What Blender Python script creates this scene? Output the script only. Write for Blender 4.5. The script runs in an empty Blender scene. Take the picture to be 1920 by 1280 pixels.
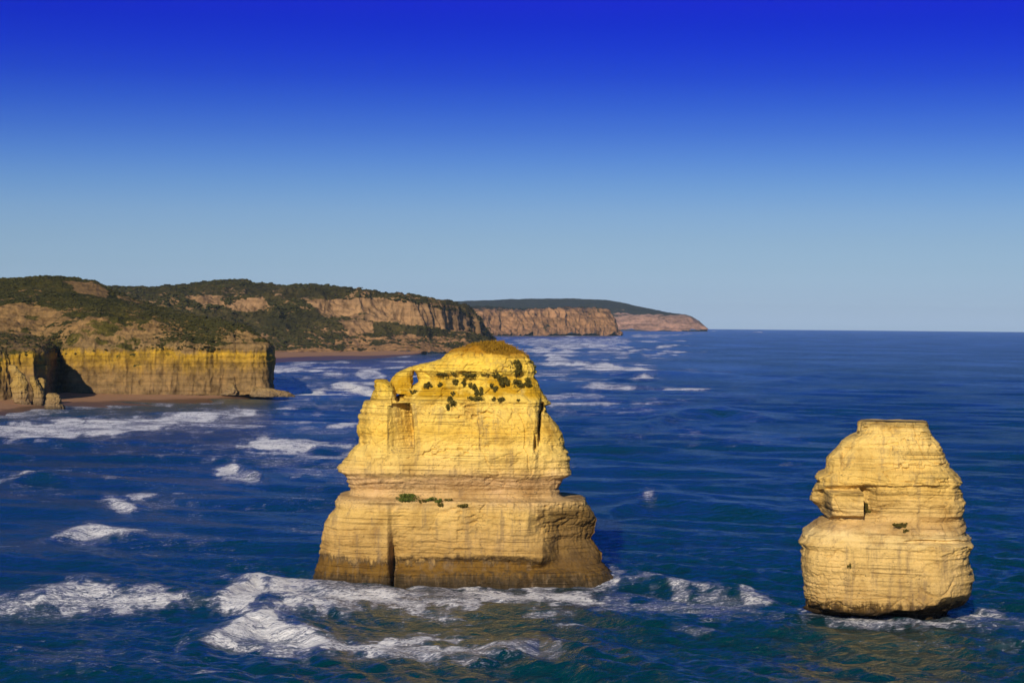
import bpy, math, random
import numpy as np
from mathutils import Vector, Matrix

# ------------------------------------------------------------------ camera
F, W, H = 3600.0, 1920, 1280           # focal length and frame of the photograph, in its pixels
CAMH = 60.0                            # camera height above the sea, metres
RE = 6.371e6                           # earth radius: the sea falls away towards the horizon
PITCH, ROLL = math.radians(0.665), math.radians(0.476)
scene = bpy.context.scene
col = scene.collection
fwd = np.array([0, math.cos(PITCH), -math.sin(PITCH)])
r0 = np.array([1.0, 0, 0]); u0 = np.array([0, math.sin(PITCH), math.cos(PITCH)])
right = math.cos(ROLL) * r0 + math.sin(ROLL) * u0
up = math.cos(ROLL) * u0 - math.sin(ROLL) * r0
cam_data = bpy.data.cameras.new('camera')
cam_data.sensor_width = 36.0
cam_data.lens = 36.0 * F / W
cam_data.clip_start = 1.0
cam_data.clip_end = 200000.0
cam = bpy.data.objects.new('camera', cam_data)
m = Matrix.Identity(4)
for i in range(3):
    m[i][0], m[i][1], m[i][2] = right[i], up[i], -fwd[i]
m[2][3] = CAMH
cam.matrix_world = m
col.objects.link(cam)
scene.camera = cam

# ------------------------------------------------------------------ light
SUN_EL, SUN_AZ = math.radians(23), math.radians(194)      # azimuth from +Y towards +X
sunv = Vector((math.sin(SUN_AZ) * math.cos(SUN_EL), math.cos(SUN_AZ) * math.cos(SUN_EL), math.sin(SUN_EL)))
sd = bpy.data.lights.new('sun', 'SUN')
sd.energy = 5.0; sd.angle = math.radians(0.5); sd.color = (1.0, 0.89, 0.69)
so = bpy.data.objects.new('sun', sd)
so.rotation_euler = sunv.to_track_quat('Z', 'Y').to_euler()
so.location = (-300, -300, 400)
col.objects.link(so)

world = bpy.data.worlds.new('World'); scene.world = world
world.use_nodes = True
nt = world.node_tree; nt.nodes.clear()
out = nt.nodes.new('ShaderNodeOutputWorld')
bg = nt.nodes.new('ShaderNodeBackground'); bg.inputs['Strength'].default_value = 0.1
sky = nt.nodes.new('ShaderNodeTexSky'); sky.sky_type = 'NISHITA'; sky.sun_disc = False
sky.sun_elevation = SUN_EL; sky.sun_rotation = SUN_AZ
sky.altitude = 60; sky.air_density = 1.0; sky.dust_density = 0.6; sky.ozone_density = 3.0
tc = nt.nodes.new('ShaderNodeTexCoord'); sep = nt.nodes.new('ShaderNodeSeparateXYZ')
nt.links.new(tc.outputs['Generated'], sep.inputs[0])
mr = nt.nodes.new('ShaderNodeMapRange'); mr.inputs[1].default_value = 0.0; mr.inputs[2].default_value = 1.0
nt.links.new(sep.outputs['Z'], mr.inputs[0])
ramp = nt.nodes.new('ShaderNodeValToRGB')
SKY_STOPS = [(0.0, (0.8098, 1.0378, 1.7724)), (0.0133, (0.5654, 0.7575, 1.316)), (0.0272, (0.4824, 0.6479, 1.0836)), (0.0411, (0.436, 0.5799, 0.9488)), (0.055, (0.3807, 0.5263, 0.8989)), (0.0688, (0.2882, 0.4488, 0.8668)), (0.0827, (0.1969, 0.3522, 0.8482)), (0.0965, (0.1257, 0.2542, 0.8154)), (0.1103, (0.0747, 0.1774, 0.7971)), (0.1241, (0.0409, 0.1104, 0.7877)), (0.1379, (0.0242, 0.0722, 0.7927)), (0.1516, (0.0156, 0.0482, 0.7815)), (0.1653, (0.0272, 0.0384, 0.8027)), (0.21, (0.015, 0.2, 0.88)), (0.3, (0.02, 0.36, 0.86)), (1.0, (0.02, 0.32, 0.7))]

e = ramp.color_ramp.elements
e[0].position, e[0].color = SKY_STOPS[0][0], (*SKY_STOPS[0][1], 1)
e[1].position, e[1].color = SKY_STOPS[-1][0], (*SKY_STOPS[-1][1], 1)
for p_, c_ in SKY_STOPS[1:-1]:
    k = e.new(p_); k.color = (*c_, 1)
nt.links.new(mr.outputs[0], ramp.inputs[0])
mul = nt.nodes.new('ShaderNodeMix'); mul.data_type = 'RGBA'; mul.blend_type = 'MULTIPLY'
mul.inputs[0].default_value = 1.0
nt.links.new(sky.outputs[0], mul.inputs[6]); nt.links.new(ramp.outputs[0], mul.inputs[7])
nt.links.new(mul.outputs[2], bg.inputs['Color']); nt.links.new(bg.outputs[0], out.inputs['Surface'])

vs = scene.view_settings
vs.view_transform = 'Standard'; vs.look = 'None'; vs.gamma = 1.0; vs.exposure = 0.0
vs.use_curve_mapping = False
cy = scene.cycles
cy.max_bounces = 6; cy.diffuse_bounces = 2; cy.glossy_bounces = 3; cy.transmission_bounces = 2
cy.volume_bounces = 0; cy.transparent_max_bounces = 8
cy.caustics_reflective = False; cy.caustics_refractive = False
cy.use_denoising = True

# ------------------------------------------------------------------ helpers: bearings to places
def rays(u, v):
    u = np.asarray(u, float); v = np.asarray(v, float)
    d = fwd[None] + ((u - 960) / F).reshape(-1, 1) * right + ((640 - v) / F).reshape(-1, 1) * up
    return d
def place(u, v, D):
    """the point at horizontal range D seen in direction (u, v)"""
    d = rays(np.atleast_1d(u), np.atleast_1d(v))
    k = np.atleast_1d(D) / np.hypot(d[:, 0], d[:, 1])
    p = d * k[:, None]; p[:, 2] += CAMH
    return p
def sea_range(u, v, z=0.0):
    d = rays(np.atleast_1d(u), np.atleast_1d(v))
    t = -d[:, 2] / np.hypot(d[:, 0], d[:, 1])
    a = 1 / (2 * RE); h = CAMH - z
    disc = np.maximum(t * t - 4 * a * h, 0)
    return (t - np.sqrt(disc)) / (2 * a)
def project(p):
    q = p - np.array([0, 0, CAMH])
    w = q @ fwd
    return 960 + F * (q @ right) / w, 640 - F * (q @ up) / w
def sea_z(x, y):
    return -(x * x + y * y) / (2 * RE)

rng = np.random.default_rng(7)
PERM = rng.permutation(256); PERM = np.concatenate([PERM, PERM])
RV = rng.uniform(-1, 1, 512)
def vnoise(p):
    p = np.asarray(p, float)
    i = np.floor(p).astype(np.int64); f = p - i
    f = f * f * f * (f * (f * 6 - 15) + 10)
    x0, y0, z0 = i[:, 0] & 255, i[:, 1] & 255, i[:, 2] & 255
    x1, y1, z1 = (x0 + 1) & 255, (y0 + 1) & 255, (z0 + 1) & 255
    def hsh(a, b, c):
        return RV[PERM[(PERM[(PERM[a] + b) & 255] + c) & 255]]
    fx, fy, fz = f[:, 0], f[:, 1], f[:, 2]
    def L(a, b, t): return a + (b - a) * t
    return L(L(L(hsh(x0, y0, z0), hsh(x1, y0, z0), fx), L(hsh(x0, y1, z0), hsh(x1, y1, z0), fx), fy),
             L(L(hsh(x0, y0, z1), hsh(x1, y0, z1), fx), L(hsh(x0, y1, z1), hsh(x1, y1, z1), fx), fy), fz)
def fbm(p, octs=4, gain=0.5):
    s = 0; a = 1.0; tot = 0; q = np.asarray(p, float).copy()
    for _ in range(octs):
        s = s + a * vnoise(q); tot += a; a *= gain; q = q * 2.03 + 17.3
    return s / tot
def ridged(p, octs=4, gain=0.5):
    s = 0; a = 1.0; tot = 0; q = np.asarray(p, float).copy()
    for _ in range(octs):
        s = s + a * (1 - 2 * np.abs(vnoise(q))); tot += a; a *= gain; q = q * 2.03 + 31.7
    return s / tot
def cells(p, seed=0):
    """random value of the nearest jittered cell, and how far the cell border is"""
    p = np.asarray(p, float); i0 = np.floor(p).astype(np.int64)
    f1 = np.full(len(p), 9.0); f2 = np.full(len(p), 9.0); val = np.zeros(len(p))
    for dx in (-1, 0, 1):
        for dy in (-1, 0, 1):
            for dz in (-1, 0, 1):
                c = i0 + np.array([dx, dy, dz]); a, b, e_ = c[:, 0] & 255, (c[:, 1] + seed) & 255, c[:, 2] & 255
                h = PERM[(PERM[(PERM[a] + b) & 255] + e_) & 255]
                q = c + 0.5 + 0.42 * np.stack([RV[h], RV[h + 97], RV[h + 181]], 1)
                d = np.sqrt(((p - q) ** 2).sum(1))
                near = d < f1
                f2 = np.where(near, f1, np.minimum(f2, d)); val = np.where(near, RV[h + 43], val); f1 = np.where(near, d, f1)
    return val, f2 - f1
def sstep(a, b, x):
    t = np.clip((x - a) / (b - a), 0, 1); return t * t * (3 - 2 * t)

def mesh_from(name, verts, quads, smooth=True, tris=None):
    me = bpy.data.meshes.new(name)
    verts = np.ascontiguousarray(verts, np.float32)
    faces = []; starts = []; n = 0
    loops = []
    if quads is not None and len(quads):
        q = np.ascontiguousarray(quads, np.int32); loops.append(q.ravel())
        starts.append(np.arange(len(q), dtype=np.int32) * 4); n = len(q) * 4
    if tris is not None and len(tris):
        t = np.ascontiguousarray(tris, np.int32); loops.append(t.ravel())
        starts.append(n + np.arange(len(t), dtype=np.int32) * 3)
    loops = np.concatenate(loops); starts = np.concatenate(starts)
    me.vertices.add(len(verts)); me.vertices.foreach_set('co', verts.ravel())
    me.loops.add(len(loops)); me.loops.foreach_set('vertex_index', loops)
    me.polygons.add(len(starts)); me.polygons.foreach_set('loop_start', starts)
    me.polygons.foreach_set('use_smooth', np.full(len(starts), smooth, bool))
    me.update(calc_edges=True); me.validate()
    return me
def grid_quads(nr, nc, wrap=False):
    r = np.arange(nr - 1)[:, None]; c = np.arange(nc if wrap else nc - 1)[None]
    c2 = (c + 1) % nc
    return np.stack([r * nc + c, r * nc + c2, (r + 1) * nc + c2, (r + 1) * nc + c], -1).reshape(-1, 4)
def attr(me, name, vals):
    a = me.attributes.new(name, 'FLOAT', 'POINT'); a.data.foreach_set('value', np.ascontiguousarray(vals, np.float32))
def obj(name, me, mat, parent=None):
    o = bpy.data.objects.new(name, me)
    if me is not None and mat is not None: me.materials.append(mat)
    col.objects.link(o)
    if parent is not None:
        o.parent = parent
        o.matrix_parent_inverse = Matrix.Translation(-parent.location)
    return o
def tag(o, label=None, cat=None, group=None, kind=None):
    if label: o['label'] = label
    if cat: o['category'] = cat
    if group: o['group'] = group
    if kind: o['kind'] = kind
    return o
def empty(name, loc):
    o = bpy.data.objects.new(name, None); o.location = loc; o.empty_display_size = 1.0
    col.objects.link(o); return o

# ------------------------------------------------------------------ material helper
class G:
    def __init__(s, name):
        s.m = bpy.data.materials.new(name); s.m.use_nodes = True
        s.t = s.m.node_tree; s.t.nodes.clear()
        s.out = s.t.nodes.new('ShaderNodeOutputMaterial')
    def n(s, ty, **kw):
        nd = s.t.nodes.new(ty)
        for k, v in kw.items():
            if hasattr(nd, k): setattr(nd, k, v)
        return nd
    def put(s, sock, v):
        if isinstance(v, bpy.types.NodeSocket): s.t.links.new(v, sock)
        elif isinstance(v, (tuple, list)) and len(v) == 3 and sock.type == 'RGBA': sock.default_value = (*v, 1)
        else: sock.default_value = v
    def pos(s): return s.n('ShaderNodeNewGeometry').outputs['Position']
    def nrm_z(s):
        q = s.n('ShaderNodeSeparateXYZ'); s.put(q.inputs[0], s.n('ShaderNodeNewGeometry').outputs['Normal']); return q.outputs['Z']
    def sep(s, v):
        q = s.n('ShaderNodeSeparateXYZ'); s.put(q.inputs[0], v); return q.outputs
    def scale(s, v, sc):
        q = s.n('ShaderNodeVectorMath', operation='MULTIPLY'); s.put(q.inputs[0], v); q.inputs[1].default_value = sc; return q.outputs[0]
    def noise(s, v, scale=1.0, detail=4, rough=0.55, dist=0.0, out='Fac'):
        q = s.n('ShaderNodeTexNoise'); s.put(q.inputs['Vector'], v)
        q.inputs['Scale'].default_value = scale; q.inputs['Detail'].default_value = detail
        q.inputs['Roughness'].default_value = rough; q.inputs['Distortion'].default_value = dist
        return q.outputs[out]
    def voro(s, v, scale=1.0, feature='F1', out='Distance'):
        q = s.n('ShaderNodeTexVoronoi', feature=feature); s.put(q.inputs['Vector'], v); q.inputs['Scale'].default_value = scale
        return q.outputs[out]
    def math(s, op, a, b=0.0, c=0.0, clamp=False):
        q = s.n('ShaderNodeMath', operation=op, use_clamp=clamp)
        s.put(q.inputs[0], a); s.put(q.inputs[1], b)
        if len(q.inputs) > 2: s.put(q.inputs[2], c)
        return q.outputs[0]
    def remap(s, v, a, b, c=0.0, d=1.0, smooth=True):
        q = s.n('ShaderNodeMapRange', interpolation_type='SMOOTHSTEP' if smooth else 'LINEAR')
        s.put(q.inputs[0], v); s.put(q.inputs[1], a); s.put(q.inputs[2], b); s.put(q.inputs[3], c); s.put(q.inputs[4], d)
        return q.outputs[0]
    def ramp(s, v, stops):
        q = s.n('ShaderNodeValToRGB'); s.put(q.inputs[0], v)
        el = q.color_ramp.elements
        el[0].position, el[0].color = stops[0][0], (*stops[0][1], 1)
        el[1].position, el[1].color = stops[-1][0], (*stops[-1][1], 1)
        for p, c in stops[1:-1]:
            k = el.new(p); k.color = (*c, 1)
        return q.outputs[0]
    def mix(s, f, a, b, mode='MIX'):
        q = s.n('ShaderNodeMix', data_type='RGBA', blend_type=mode, clamp_factor=True)
        s.put(q.inputs[0], f); s.put(q.inputs[6], a); s.put(q.inputs[7], b); return q.outputs[2]
    def attrib(s, name):
        q = s.n('ShaderNodeAttribute'); q.attribute_name = name; return q.outputs['Fac']
    def bump(s, h, strength=0.5, dist=0.2, normal=None):
        q = s.n('ShaderNodeBump'); s.put(q.inputs['Height'], h)
        q.inputs['Strength'].default_value = strength; q.inputs['Distance'].default_value = dist
        if normal is not None: s.put(q.inputs['Normal'], normal)
        return q.outputs[0]
    def bsdf(s, color, rough=0.9, spec=0.2, normal=None, **kw):
        q = s.n('ShaderNodeBsdfPrincipled'); s.put(q.inputs['Base Color'], color); s.put(q.inputs['Roughness'], rough)
        q.inputs['Specular IOR Level'].default_value = spec
        if normal is not None: s.put(q.inputs['Normal'], normal)
        for k, v in kw.items(): s.put(q.inputs[k], v)
        return q.outputs[0]
    def done(s, sh): s.t.links.new(sh, s.out.inputs['Surface']); return s.m

# ------------------------------------------------------------------ materials
def rock_material(name, zmax, stops, ochre=None, dark_patch=None):
    g = G(name); p = g.pos(); z = g.sep(p)['Z']
    warp = g.noise(p, 0.09, 3)
    zz = g.math('ADD', z, g.math('MULTIPLY', g.math('SUBTRACT', warp, 0.5), 3.0))
    zz = g.math('ADD', zz, g.math('MULTIPLY', g.math('SUBTRACT', g.noise(p, 0.55, 5, 0.7), 0.5), 2.6))
    # ragged, streaky lower limit of the dark wet zone, painted shade included on stack_b
    streak = g.noise(g.scale(p, (0.9, 0.9, 0.08)), 1.0, 5, 0.65)
    low = g.remap(z, 3.0, 9.0, 1.0, 0.0)
    zz = g.math('ADD', zz, g.math('MULTIPLY', low, g.math('MULTIPLY', g.math('SUBTRACT', streak, 0.5), 7.5)))
    c = g.ramp(g.math('DIVIDE', zz, zmax), [(a / zmax, b) for a, b in stops])
    strata = g.noise(g.scale(p, (0.04, 0.04, 1.7)), 1.0, 6, 0.6)
    c = g.mix(1.0, c, g.ramp(strata, [(0.28, (0.80, 0.77, 0.72)), (0.5, (0.99, 0.99, 0.99)), (0.72, (1.08, 1.08, 1.12))]), 'MULTIPLY')
    blot = g.noise(p, 0.16, 6, 0.62, 0.4)
    c = g.mix(1.0, c, g.ramp(blot, [(0.3, (0.66, 0.60, 0.52)), (0.48, (0.97, 0.97, 0.95)), (0.62, (1.05, 1.06, 1.1)), (0.75, (1.16, 1.2, 1.5))]), 'MULTIPLY')
    vs_ = g.noise(g.scale(p, (0.55, 0.55, 0.05)), 1.0, 6, 0.7)
    c = g.mix(g.remap(vs_, 0.50, 0.68, 0.0, 0.55), c, (0.20, 0.135, 0.075))
    if ochre:
        za, zb, oc = ochre
        band = g.math('MULTIPLY', g.remap(z, za, za + 1.5), g.remap(z, zb - 1.5, zb, 1.0, 0.0))
        nf = g.remap(g.noise(p, 0.22, 4, 0.6), 0.42, 0.56)
        c = g.mix(g.math('MULTIPLY', band, nf), c, oc)
    if dark_patch:  # darker brown patch, low down and towards larger X
        xa, xb, zt = dark_patch
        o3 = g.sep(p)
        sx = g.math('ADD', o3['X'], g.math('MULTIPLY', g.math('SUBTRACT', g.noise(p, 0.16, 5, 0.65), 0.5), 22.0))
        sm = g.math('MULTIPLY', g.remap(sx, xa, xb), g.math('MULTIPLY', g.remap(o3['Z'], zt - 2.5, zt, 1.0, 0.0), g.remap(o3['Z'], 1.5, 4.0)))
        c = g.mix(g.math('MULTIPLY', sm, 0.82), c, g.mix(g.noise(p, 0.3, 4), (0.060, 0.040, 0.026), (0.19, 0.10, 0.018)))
    bed = g.noise(g.scale(p, (0.025, 0.025, 4.2)), 1.0, 3, 0.6)
    bedm = g.math('MULTIPLY', g.remap(bed, 0.35, 0.42, 1.0, 0.0), g.remap(g.noise(p, 0.10, 3), 0.42, 0.58, 0.1, 0.75))
    c = g.mix(bedm, c, g.mix(1.0, c, (0.42, 0.36, 0.30), 'MULTIPLY'))
    fine = g.noise(g.scale(p, (1.0, 1.0, 2.2)), 1.6, 8, 0.65)
    speck = g.math('MULTIPLY', g.remap(g.noise(g.scale(p, (1.0, 1.0, 1.8)), 1.3, 4, 0.75), 0.34, 0.44, 1.0, 0.0), g.remap(g.noise(p, 0.13, 3), 0.45, 0.6, 0.15, 1.0))
    c = g.mix(g.math('MULTIPLY', speck, 0.8), c, (0.10, 0.07, 0.035))
    h = g.math('SUBTRACT', g.math('ADD', g.math('MULTIPLY', fine, 0.6), g.math('MULTIPLY', strata, 0.3)), g.math('MULTIPLY', bedm, 0.5))
    n = g.bump(h, 0.9, 0.45)
    return g.done(g.bsdf(c, 0.92, 0.15, n))

M = {}
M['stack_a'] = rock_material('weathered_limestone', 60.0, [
    (0.0, (0.045, 0.03, 0.014)), (1.4, (0.085, 0.052, 0.02)), (2.4, (0.16, 0.085, 0.016)), (4.0, (0.19, 0.1, 0.018)),
    (5.0, (0.095, 0.06, 0.026)), (6.2, (0.441, 0.27, 0.083)), (10, (0.493, 0.309, 0.1)), (15.5, (0.61, 0.397, 0.118)),
    (18.5, (0.525, 0.342, 0.136)), (23, (0.515, 0.319, 0.141)), (26, (0.693, 0.462, 0.136)), (30, (0.756, 0.518, 0.13)),
    (34, (0.673, 0.419, 0.065)), (39, (0.778, 0.529, 0.118)), (44, (0.693, 0.462, 0.059)), (50.5, (0.756, 0.507, 0.071)),
    (52.2, (0.36, 0.18, 0.012)), (56, (0.34, 0.165, 0.01))], ochre=(41, 47.5, (0.462, 0.259, 0.012)), dark_patch=(4.0, 11.0, 18.0))
M['stack_b'] = rock_material('banded_limestone', 45.0, [
    (0.0, (0.03, 0.02, 0.01)), (2.0, (0.05, 0.03, 0.012)), (3.4, (0.09, 0.05, 0.014)), (4.6, (0.483, 0.309, 0.106)),  # dark foot: wet rock, with the overhang's shade painted in
    (9, (0.568, 0.375, 0.13)), (15, (0.63, 0.419, 0.141)), (17.2, (0.693, 0.496, 0.2)), (18.5, (0.505, 0.319, 0.118)), (22, (0.588, 0.385, 0.13)),
    (28, (0.63, 0.408, 0.106)), (33, (0.693, 0.462, 0.13)), (38, (0.715, 0.485, 0.141)), (39.2, (0.441, 0.298, 0.094))])

def terrain_material(name, rock_stops, zlo, zhi, veg_a, veg_b, scale, bump_d):
    g = G(name); p = g.pos(); z = g.sep(p)['Z']
    s = scale
    warp = g.noise(p, 0.03 * s, 3)
    zz = g.math('ADD', z, g.math('MULTIPLY', g.math('SUBTRACT', warp, 0.5), 16.0))
    zz = g.math('ADD', zz, g.math('MULTIPLY', g.math('SUBTRACT', g.noise(g.scale(p, (0.3 * s, 0.3 * s, 0.03 * s)), 1.0, 5, 0.7), 0.5), 14.0))
    c = g.ramp(g.remap(zz, zlo, zhi, smooth=False), rock_stops)
    vs_ = g.noise(g.scale(p, (0.22 * s, 0.22 * s, 0.018 * s)), 1.0, 6, 0.7)
    c = g.mix(g.remap(vs_, 0.50, 0.68, 0.0, 0.6), c, (0.11, 0.07, 0.032))
    st = g.noise(g.scale(p, (0.012 * s, 0.012 * s, 0.5 * s)), 1.0, 5, 0.6)
    c = g.mix(1.0, c, g.ramp(st, [(0.3, (0.62, 0.6, 0.58)), (0.52, (1.0, 1.0, 1.0)), (0.75, (1.15, 1.12, 1.1))]), 'MULTIPLY')
    bl = g.noise(p, 0.12 * s, 6, 0.65)
    c = g.mix(1.0, c, g.ramp(bl, [(0.3, (0.38, 0.36, 0.34)), (0.5, (0.92, 0.92, 0.92)), (0.72, (1.3, 1.25, 1.2))]), 'MULTIPLY')
    vn = g.noise(p, 0.045 * s, 6, 0.66)
    vcol = g.mix(g.remap(g.noise(p, 0.02 * s, 5, 0.6), 0.4, 0.62), veg_a, veg_b)
    vcol = g.mix(1.0, vcol, g.ramp(g.noise(p, 0.25 * s, 5, 0.7), [(0.3, (0.45, 0.5, 0.5)), (0.7, (1.35, 1.3, 1.2))]), 'MULTIPLY')
    veg = g.attrib('veg')
    f = g.remap(g.math('ADD', g.math('MULTIPLY', veg, 1.0), g.math('MULTIPLY', g.math('SUBTRACT', vn, 0.5), 2.4)), 0.42, 0.58)
    steep = g.remap(g.nrm_z(), 0.15, 0.45)
    f = g.math('MULTIPLY', f, g.math('MAXIMUM', steep, 0.25))
    c = g.mix(f, c, vcol)
    n = g.bump(g.noise(p, 0.3 * s, 8, 0.68), 0.9, bump_d)
    return g.done(g.bsdf(c, 0.95, 0.1, n))
M['headland'] = terrain_material('headland_ground', [(0.0, (0.19, 0.12, 0.055)), (0.2, (0.25, 0.155, 0.06)), (0.30, (0.22, 0.135, 0.05)),
    (0.46, (0.32, 0.19, 0.032)), (0.60, (0.42, 0.25, 0.022)), (0.68, (0.21, 0.135, 0.055)), (1.0, (0.27, 0.16, 0.06))], 2, 52,
    (0.034, 0.034, 0.007), (0.085, 0.068, 0.014), 1.0, 1.0)
M['hill'] = terrain_material('hill_ground', [(0.0, (0.34, 0.185, 0.08)), (0.5, (0.32, 0.19, 0.09)), (1.0, (0.30, 0.18, 0.09))], 0, 120,
    (0.034, 0.030, 0.010), (0.070, 0.054, 0.018), 0.5, 2.0)
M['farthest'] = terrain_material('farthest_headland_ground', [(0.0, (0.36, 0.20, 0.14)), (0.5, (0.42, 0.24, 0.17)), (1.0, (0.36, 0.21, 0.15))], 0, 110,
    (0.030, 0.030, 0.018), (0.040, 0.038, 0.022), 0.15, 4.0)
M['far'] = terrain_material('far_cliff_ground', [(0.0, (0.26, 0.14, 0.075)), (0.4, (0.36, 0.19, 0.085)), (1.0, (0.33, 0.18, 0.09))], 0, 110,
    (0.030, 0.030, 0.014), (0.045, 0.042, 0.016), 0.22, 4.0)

def sand_material():
    g = G('beach_sand'); p = g.pos(); z = g.sep(p)['Z']
    n = g.noise(p, 0.05, 5, 0.6)
    wet = g.remap(g.math('ADD', z, g.math('MULTIPLY', g.math('SUBTRACT', n, 0.5), 1.6)), 0.7, 1.5)
    c = g.mix(wet, (0.125, 0.062, 0.030), (0.34, 0.175, 0.085))
    c = g.mix(1.0, c, g.ramp(g.noise(p, 0.3, 6, 0.7), [(0.3, (0.85, 0.85, 0.85)), (0.7, (1.1, 1.1, 1.1))]), 'MULTIPLY')
    r = g.remap(wet, 0, 1, 0.45, 0.95)
    return g.done(g.bsdf(c, r, 0.25, g.bump(g.noise(p, 0.6, 5), 0.3, 0.2)))
M['sand'] = sand_material()

def leaf_material(name, a, b):
    g = G(name); p = g.pos()
    c = g.mix(g.noise(p, 0.8, 3), a, b)
    return g.done(g.bsdf(c, 0.8, 0.2))
M['shrub'] = leaf_material('shrub_leaves', (0.058, 0.048, 0.008), (0.120, 0.092, 0.015))
M['mat_plant'] = leaf_material('ledge_plant_leaves', (0.055, 0.085, 0.010), (0.10, 0.115, 0.016))
M['scrub'] = leaf_material('coastal_scrub_leaves', (0.026, 0.027, 0.005), (0.058, 0.050, 0.010))
M['stem'] = leaf_material('woody_stem', (0.06, 0.04, 0.02), (0.09, 0.06, 0.03))
M['bird'] = leaf_material('dark_feathers', (0.02, 0.02, 0.022), (0.04, 0.04, 0.045))

def water_material():
    g = G('sea_water'); p = g.pos()
    foam = g.attrib('foam')
    # wind ripples at three sizes, rougher and smoother patches between them
    patch = g.noise(g.scale(p, (0.006, 0.003, 0.0)), 1.0, 4, 0.6)
    amp = g.remap(patch, 0.3, 0.7, 0.55, 1.25)
    h1 = g.noise(g.scale(p, (0.20, 0.30, 0.0)), 1.0, 3, 0.55, 0.6)
    h2 = g.noise(g.scale(p, (0.9, 1.3, 0.0)), 1.0, 5, 0.65, 0.8)
    h = g.math('ADD', g.math('MULTIPLY', h1, 1.8), g.math('MULTIPLY', h2, 0.55))
    h0 = g.noise(g.scale(p, (0.022, 0.036, 0.0)), 1.0, 2, 0.5, 0.5)
    h = g.math('ADD', h, g.math('MULTIPLY', h0, 4.0))
    h = g.math('MULTIPLY', h, amp)
    nb = g.bump(h, 1.0, 0.75)
    body = g.mix(g.noise(g.scale(p, (0.012, 0.006, 0)), 1.0, 4, 0.6), (0.0002, 0.024, 0.031), (0.0002, 0.032, 0.041))
    df = g.n('ShaderNodeBsdfDiffuse'); g.put(df.inputs['Color'], body); g.put(df.inputs['Normal'], nb)
    gl = g.n('ShaderNodeBsdfGlossy'); g.put(gl.inputs['Color'], (0.80, 0.90, 0.92)); g.put(gl.inputs['Roughness'], 0.2); g.put(gl.inputs['Normal'], nb)
    fr = g.n('ShaderNodeFresnel'); g.put(fr.inputs['IOR'], 1.333); g.put(fr.inputs['Normal'], nb)
    wm = g.n('ShaderNodeMixShader'); g.put(wm.inputs[0], fr.outputs[0]); g.put(wm.inputs[1], df.outputs[0]); g.put(wm.inputs[2], gl.outputs[0])
    water = wm.outputs[0]
    # foam lace
    l1 = g.noise(g.scale(p, (0.11, 0.22, 0.0)), 1.0, 7, 0.66, 1.2)
    l2 = g.noise(g.scale(p, (0.75, 1.2, 0.0)), 1.0, 6, 0.7, 0.8)
    lace = g.math('ADD', g.math('MULTIPLY', l1, 0.42), g.math('MULTIPLY', l2, 0.58))
    rid = g.math('ABSOLUTE', g.math('SUBTRACT', g.noise(g.scale(p, (0.30, 0.40, 0.0)), 1.0, 6, 0.6, 1.5), 0.5))
    lace = g.math('SUBTRACT', lace, g.math('MULTIPLY', rid, 0.9))
    thr = g.math('SUBTRACT', 0.655, g.math('MULTIPLY', foam, 0.37))
    cover = g.remap(g.math('SUBTRACT', lace, thr), -0.05, 0.20)
    cover = g.math('MULTIPLY', cover, g.remap(foam, 0.02, 0.12))
    sheet = g.math('MULTIPLY', g.remap(foam, 0.28, 0.85, 0.0, 0.5), g.remap(l1, 0.34, 0.58, 0.25, 1.0))
    cover = g.math('MAXIMUM', cover, sheet)
    thick = g.remap(g.math('SUBTRACT', lace, thr), 0.0, 0.20)
    fc = g.mix(thick, (0.44, 0.43, 0.58), (0.97, 0.95, 0.93))
    fb = g.bump(g.math('ADD', l2, g.math('MULTIPLY', l1, 1.5)), 1.0, 1.2)
    fo = g.bsdf(fc, 0.85, 0.2, fb)
    mx = g.n('ShaderNodeMixShader'); g.put(mx.inputs[0], cover); g.put(mx.inputs[1], water); g.put(mx.inputs[2], fo)
    return g.done(mx.outputs[0])
M['sea'] = water_material()

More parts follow.
